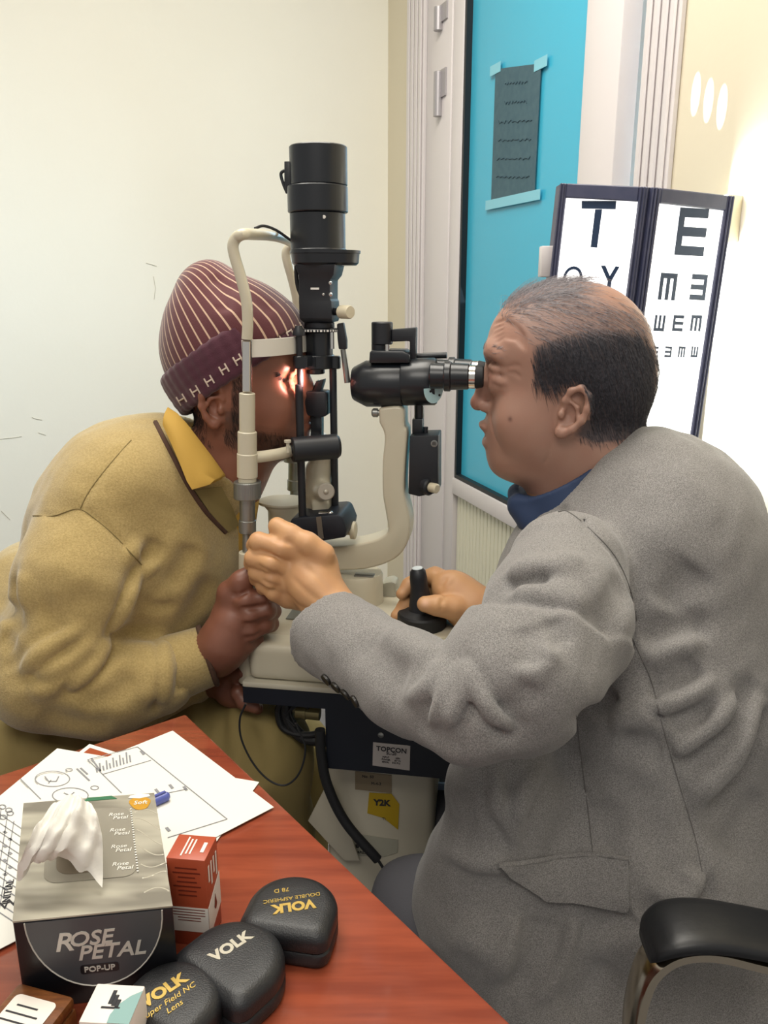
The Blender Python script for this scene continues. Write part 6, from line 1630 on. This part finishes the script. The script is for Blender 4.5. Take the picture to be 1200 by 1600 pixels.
# ================================================================== the examiner's chair
m_leath = mat('black_leather', '17181b', .42, bump=(160, .1)); m_gchr = mat('warm_chrome', 'cfc3ad', .18, 1)
CB_ = V3(.42, .92, 0)
P = thing('office_chair', 'black padded office chair with chrome loop arm under the grey haired man', 'chair', CB_)
S = Sdf(); S.box(CB_+UP*.395, (.22, .235, .045), rd=.04, k=.01); V, Q = S.mesh(.008); sdf_obj('seat', V, Q, m_leath, P, smooth_it=3)
AY = .632
# padded arm: an arched pad along the photograph's outline
prof_ = [(1008, 1478, 15), (1016, 1466, 21), (1040, 1452, 25), (1075, 1446, 26), (1115, 1447, 26), (1160, 1454, 26), (1220, 1466, 26), (1300, 1485, 24), (1350, 1498, 18)]
def arm(dY):
    R_ = []
    for x, y, h in smoothpath([V3(*p) for p in prof_], 5):
        c = at(x, y, AY+dY*0)+V3(0, dY, 0); m = mpp(x, y, AY)
        ring_ = []
        for a in range(20):
            t = 2*math.pi*a/20; ca, sa = math.cos(t), math.sin(t)
            ring_.append(c+V3(0, 1, 0)*.032*np.sign(ca)*abs(ca)**.6*min(1, h/26)+nrm(V3(0, .0, 1))*h*m*.62*np.sign(sa)*abs(sa)**.7)
        R_.append(ring_)
    return MB().rings(R_)
loop = [(985, 1660), (990, 1590), (1000, 1540), (1016, 1505), (1045, 1482), (1080, 1474), (1120, 1476), (1170, 1488), (1230, 1502), (1330, 1520)]
for dY in (0, .56):
    arm(dY).obj('arm_pad', m_leath, P, smooth=60)
    pts = [at(x, y, AY)+V3(0, dY, 0) for x, y in loop]
    e = pts[0]; pts = [V3(e[0]+.02, e[1]+(.10 if dY == 0 else -.10), .40), V3(e[0]+.004, e[1]+(.03 if dY == 0 else -.03), .40)]+pts
    R_ = []
    sp = smoothpath(pts, 5)
    for i, p in enumerate(sp):
        tg_ = nrm(sp[min(i+1, len(sp)-1)]-sp[max(i-1, 0)]); s_ = nrm(np.cross(tg_, V3(0, 1, 0))); y_ = np.cross(s_, tg_)
        R_.append([p+s_*a*.0065+y_*c*.019 for a, c in ((1, .7), (.6, 1), (-.6, 1), (-1, .7), (-1, -.7), (-.6, -1), (.6, -1), (1, -.7))])
    MB().rings(R_).obj('arm_loop', m_gchr, P, smooth=50)
MB().box(CB_+V3(.185, .0, .72), V3(.025, 0, .02), V3(0, .20, 0), V3(-.02, 0, .22)).obj('backrest', m_leath, P, bevel=.02, seg=3)
MB().box(CB_+V3(.20, .0, .47), V3(.012, 0, 0), V3(0, .03, 0), V3(0, 0, .10)).obj('back_bracket', m_bsat, P, bevel=.003)
MB().cyl(CB_+UP*.09, CB_+UP*.36, .028, 24).obj('gas_column', m_bsat, P)
for k in range(5):
    a = 2*math.pi*k/5+.3; d = V3(math.cos(a), math.sin(a), 0)
    l_ = MB().tube([CB_+UP*.10, CB_+d*.14+UP*.095, CB_+d*.28+UP*.075], [.024, .020, .015], 12).obj('base_leg', m_gchr, P)
    MB().cyl(CB_+d*.28+UP*.027-np.cross(d, UP)*.018, CB_+d*.28+UP*.027+np.cross(d, UP)*.018, .027, 20).obj('caster', m_rub, l_)
# ================================================================== light
w = bpy.data.worlds.new('world'); SC.world = w; w.use_nodes = True
w.node_tree.nodes['Background'].inputs['Color'].default_value = (1.0, .975, .92, 1); w.node_tree.nodes['Background'].inputs['Strength'].default_value = .42
def area(name, loc, target, size, power, col, shape='RECTANGLE', sy=None):
    l = bpy.data.lights.new(name, 'AREA'); l.energy = power; l.color = col; l.shape = shape; l.size = size
    if sy: l.size_y = sy
    o = bpy.data.objects.new(name, l); COL.objects.link(o); o.location = loc
    o.rotation_euler = Vector(np.asarray(target)-np.asarray(loc)).to_track_quat('-Z', 'Y').to_euler(); return o
area('ceiling_lamp', (-.3, 1.2, 2.7), (-.3, 1.2, 0), 1.3, 40, (1, .95, .86), sy=1.0)
area('ceiling_lamp_rear', (-.2, -.4, 2.6), (.1, 1.2, .8), 1.2, 22, (1, .95, .87), sy=1.0)
# daylight in the corridor beyond the door, then an added light by the chart
q_ = W0+WD*wt(965)-WN*.6+UP*1.6
area('corridor_daylight', q_, q_-WN*1, 1.0, 25, (.86, .95, 1))
pl_p = (KT[2]*.45+KB[2]*.55)+V3(.02, .0, 0)
wl_p = wallpt(1165, 560)
bp_ = wallpt(1100, 520, .035)
area('wall_glow_fill', bp_, bp_-WD*1.0-WN*.55, .04, 5, (.84, .94, 1), sy=.5)  # added fill light hidden behind the chart, brightens the wall beside it
for x, y in ((1087, 147), (1107, 157), (1128, 167)):         # three spots of light thrown on the wall
    l = bpy.data.lights.new('spot_reflection', 'SPOT'); l.energy = 130; l.color = (1, .98, .92); l.spot_size = math.radians(3.2); l.spot_blend = .25; l.shadow_soft_size = .001
    o = bpy.data.objects.new('spot_reflection', l); COL.objects.link(o); p_ = wallpt(x, y); o.location = p_+WN*1.25-WD*.2+UP*.25
    o.rotation_euler = Vector(-WN*1.25+WD*.2-UP*.25).to_track_quat('-Z', 'Y').to_euler(); o.scale = (.34, 1, 1)
area('door_daylight', W0+WD*.75+WN*.05+UP*1.45, W0+WD*.55+WN*2+UP*.75, .75, 15, (.58, .82, 1), sy=1.3).data.spread = math.radians(95)
# beam of the slit lamp on the patient's eye
ml = bpy.data.lights.new('slit_beam', 'SPOT'); ml.energy = 2.2; ml.color = (1, .5, .42); ml.spot_size = math.radians(75); ml.spot_blend = 1; ml.shadow_soft_size = .006
mo = bpy.data.objects.new('slit_beam', ml); COL.objects.link(mo); mo.location = sl(492, 590, -.050)
mo.rotation_euler = Vector(sl(446, 592, -.03)-sl(492, 590, -.050)).to_track_quat('-Z', 'Y').to_euler()
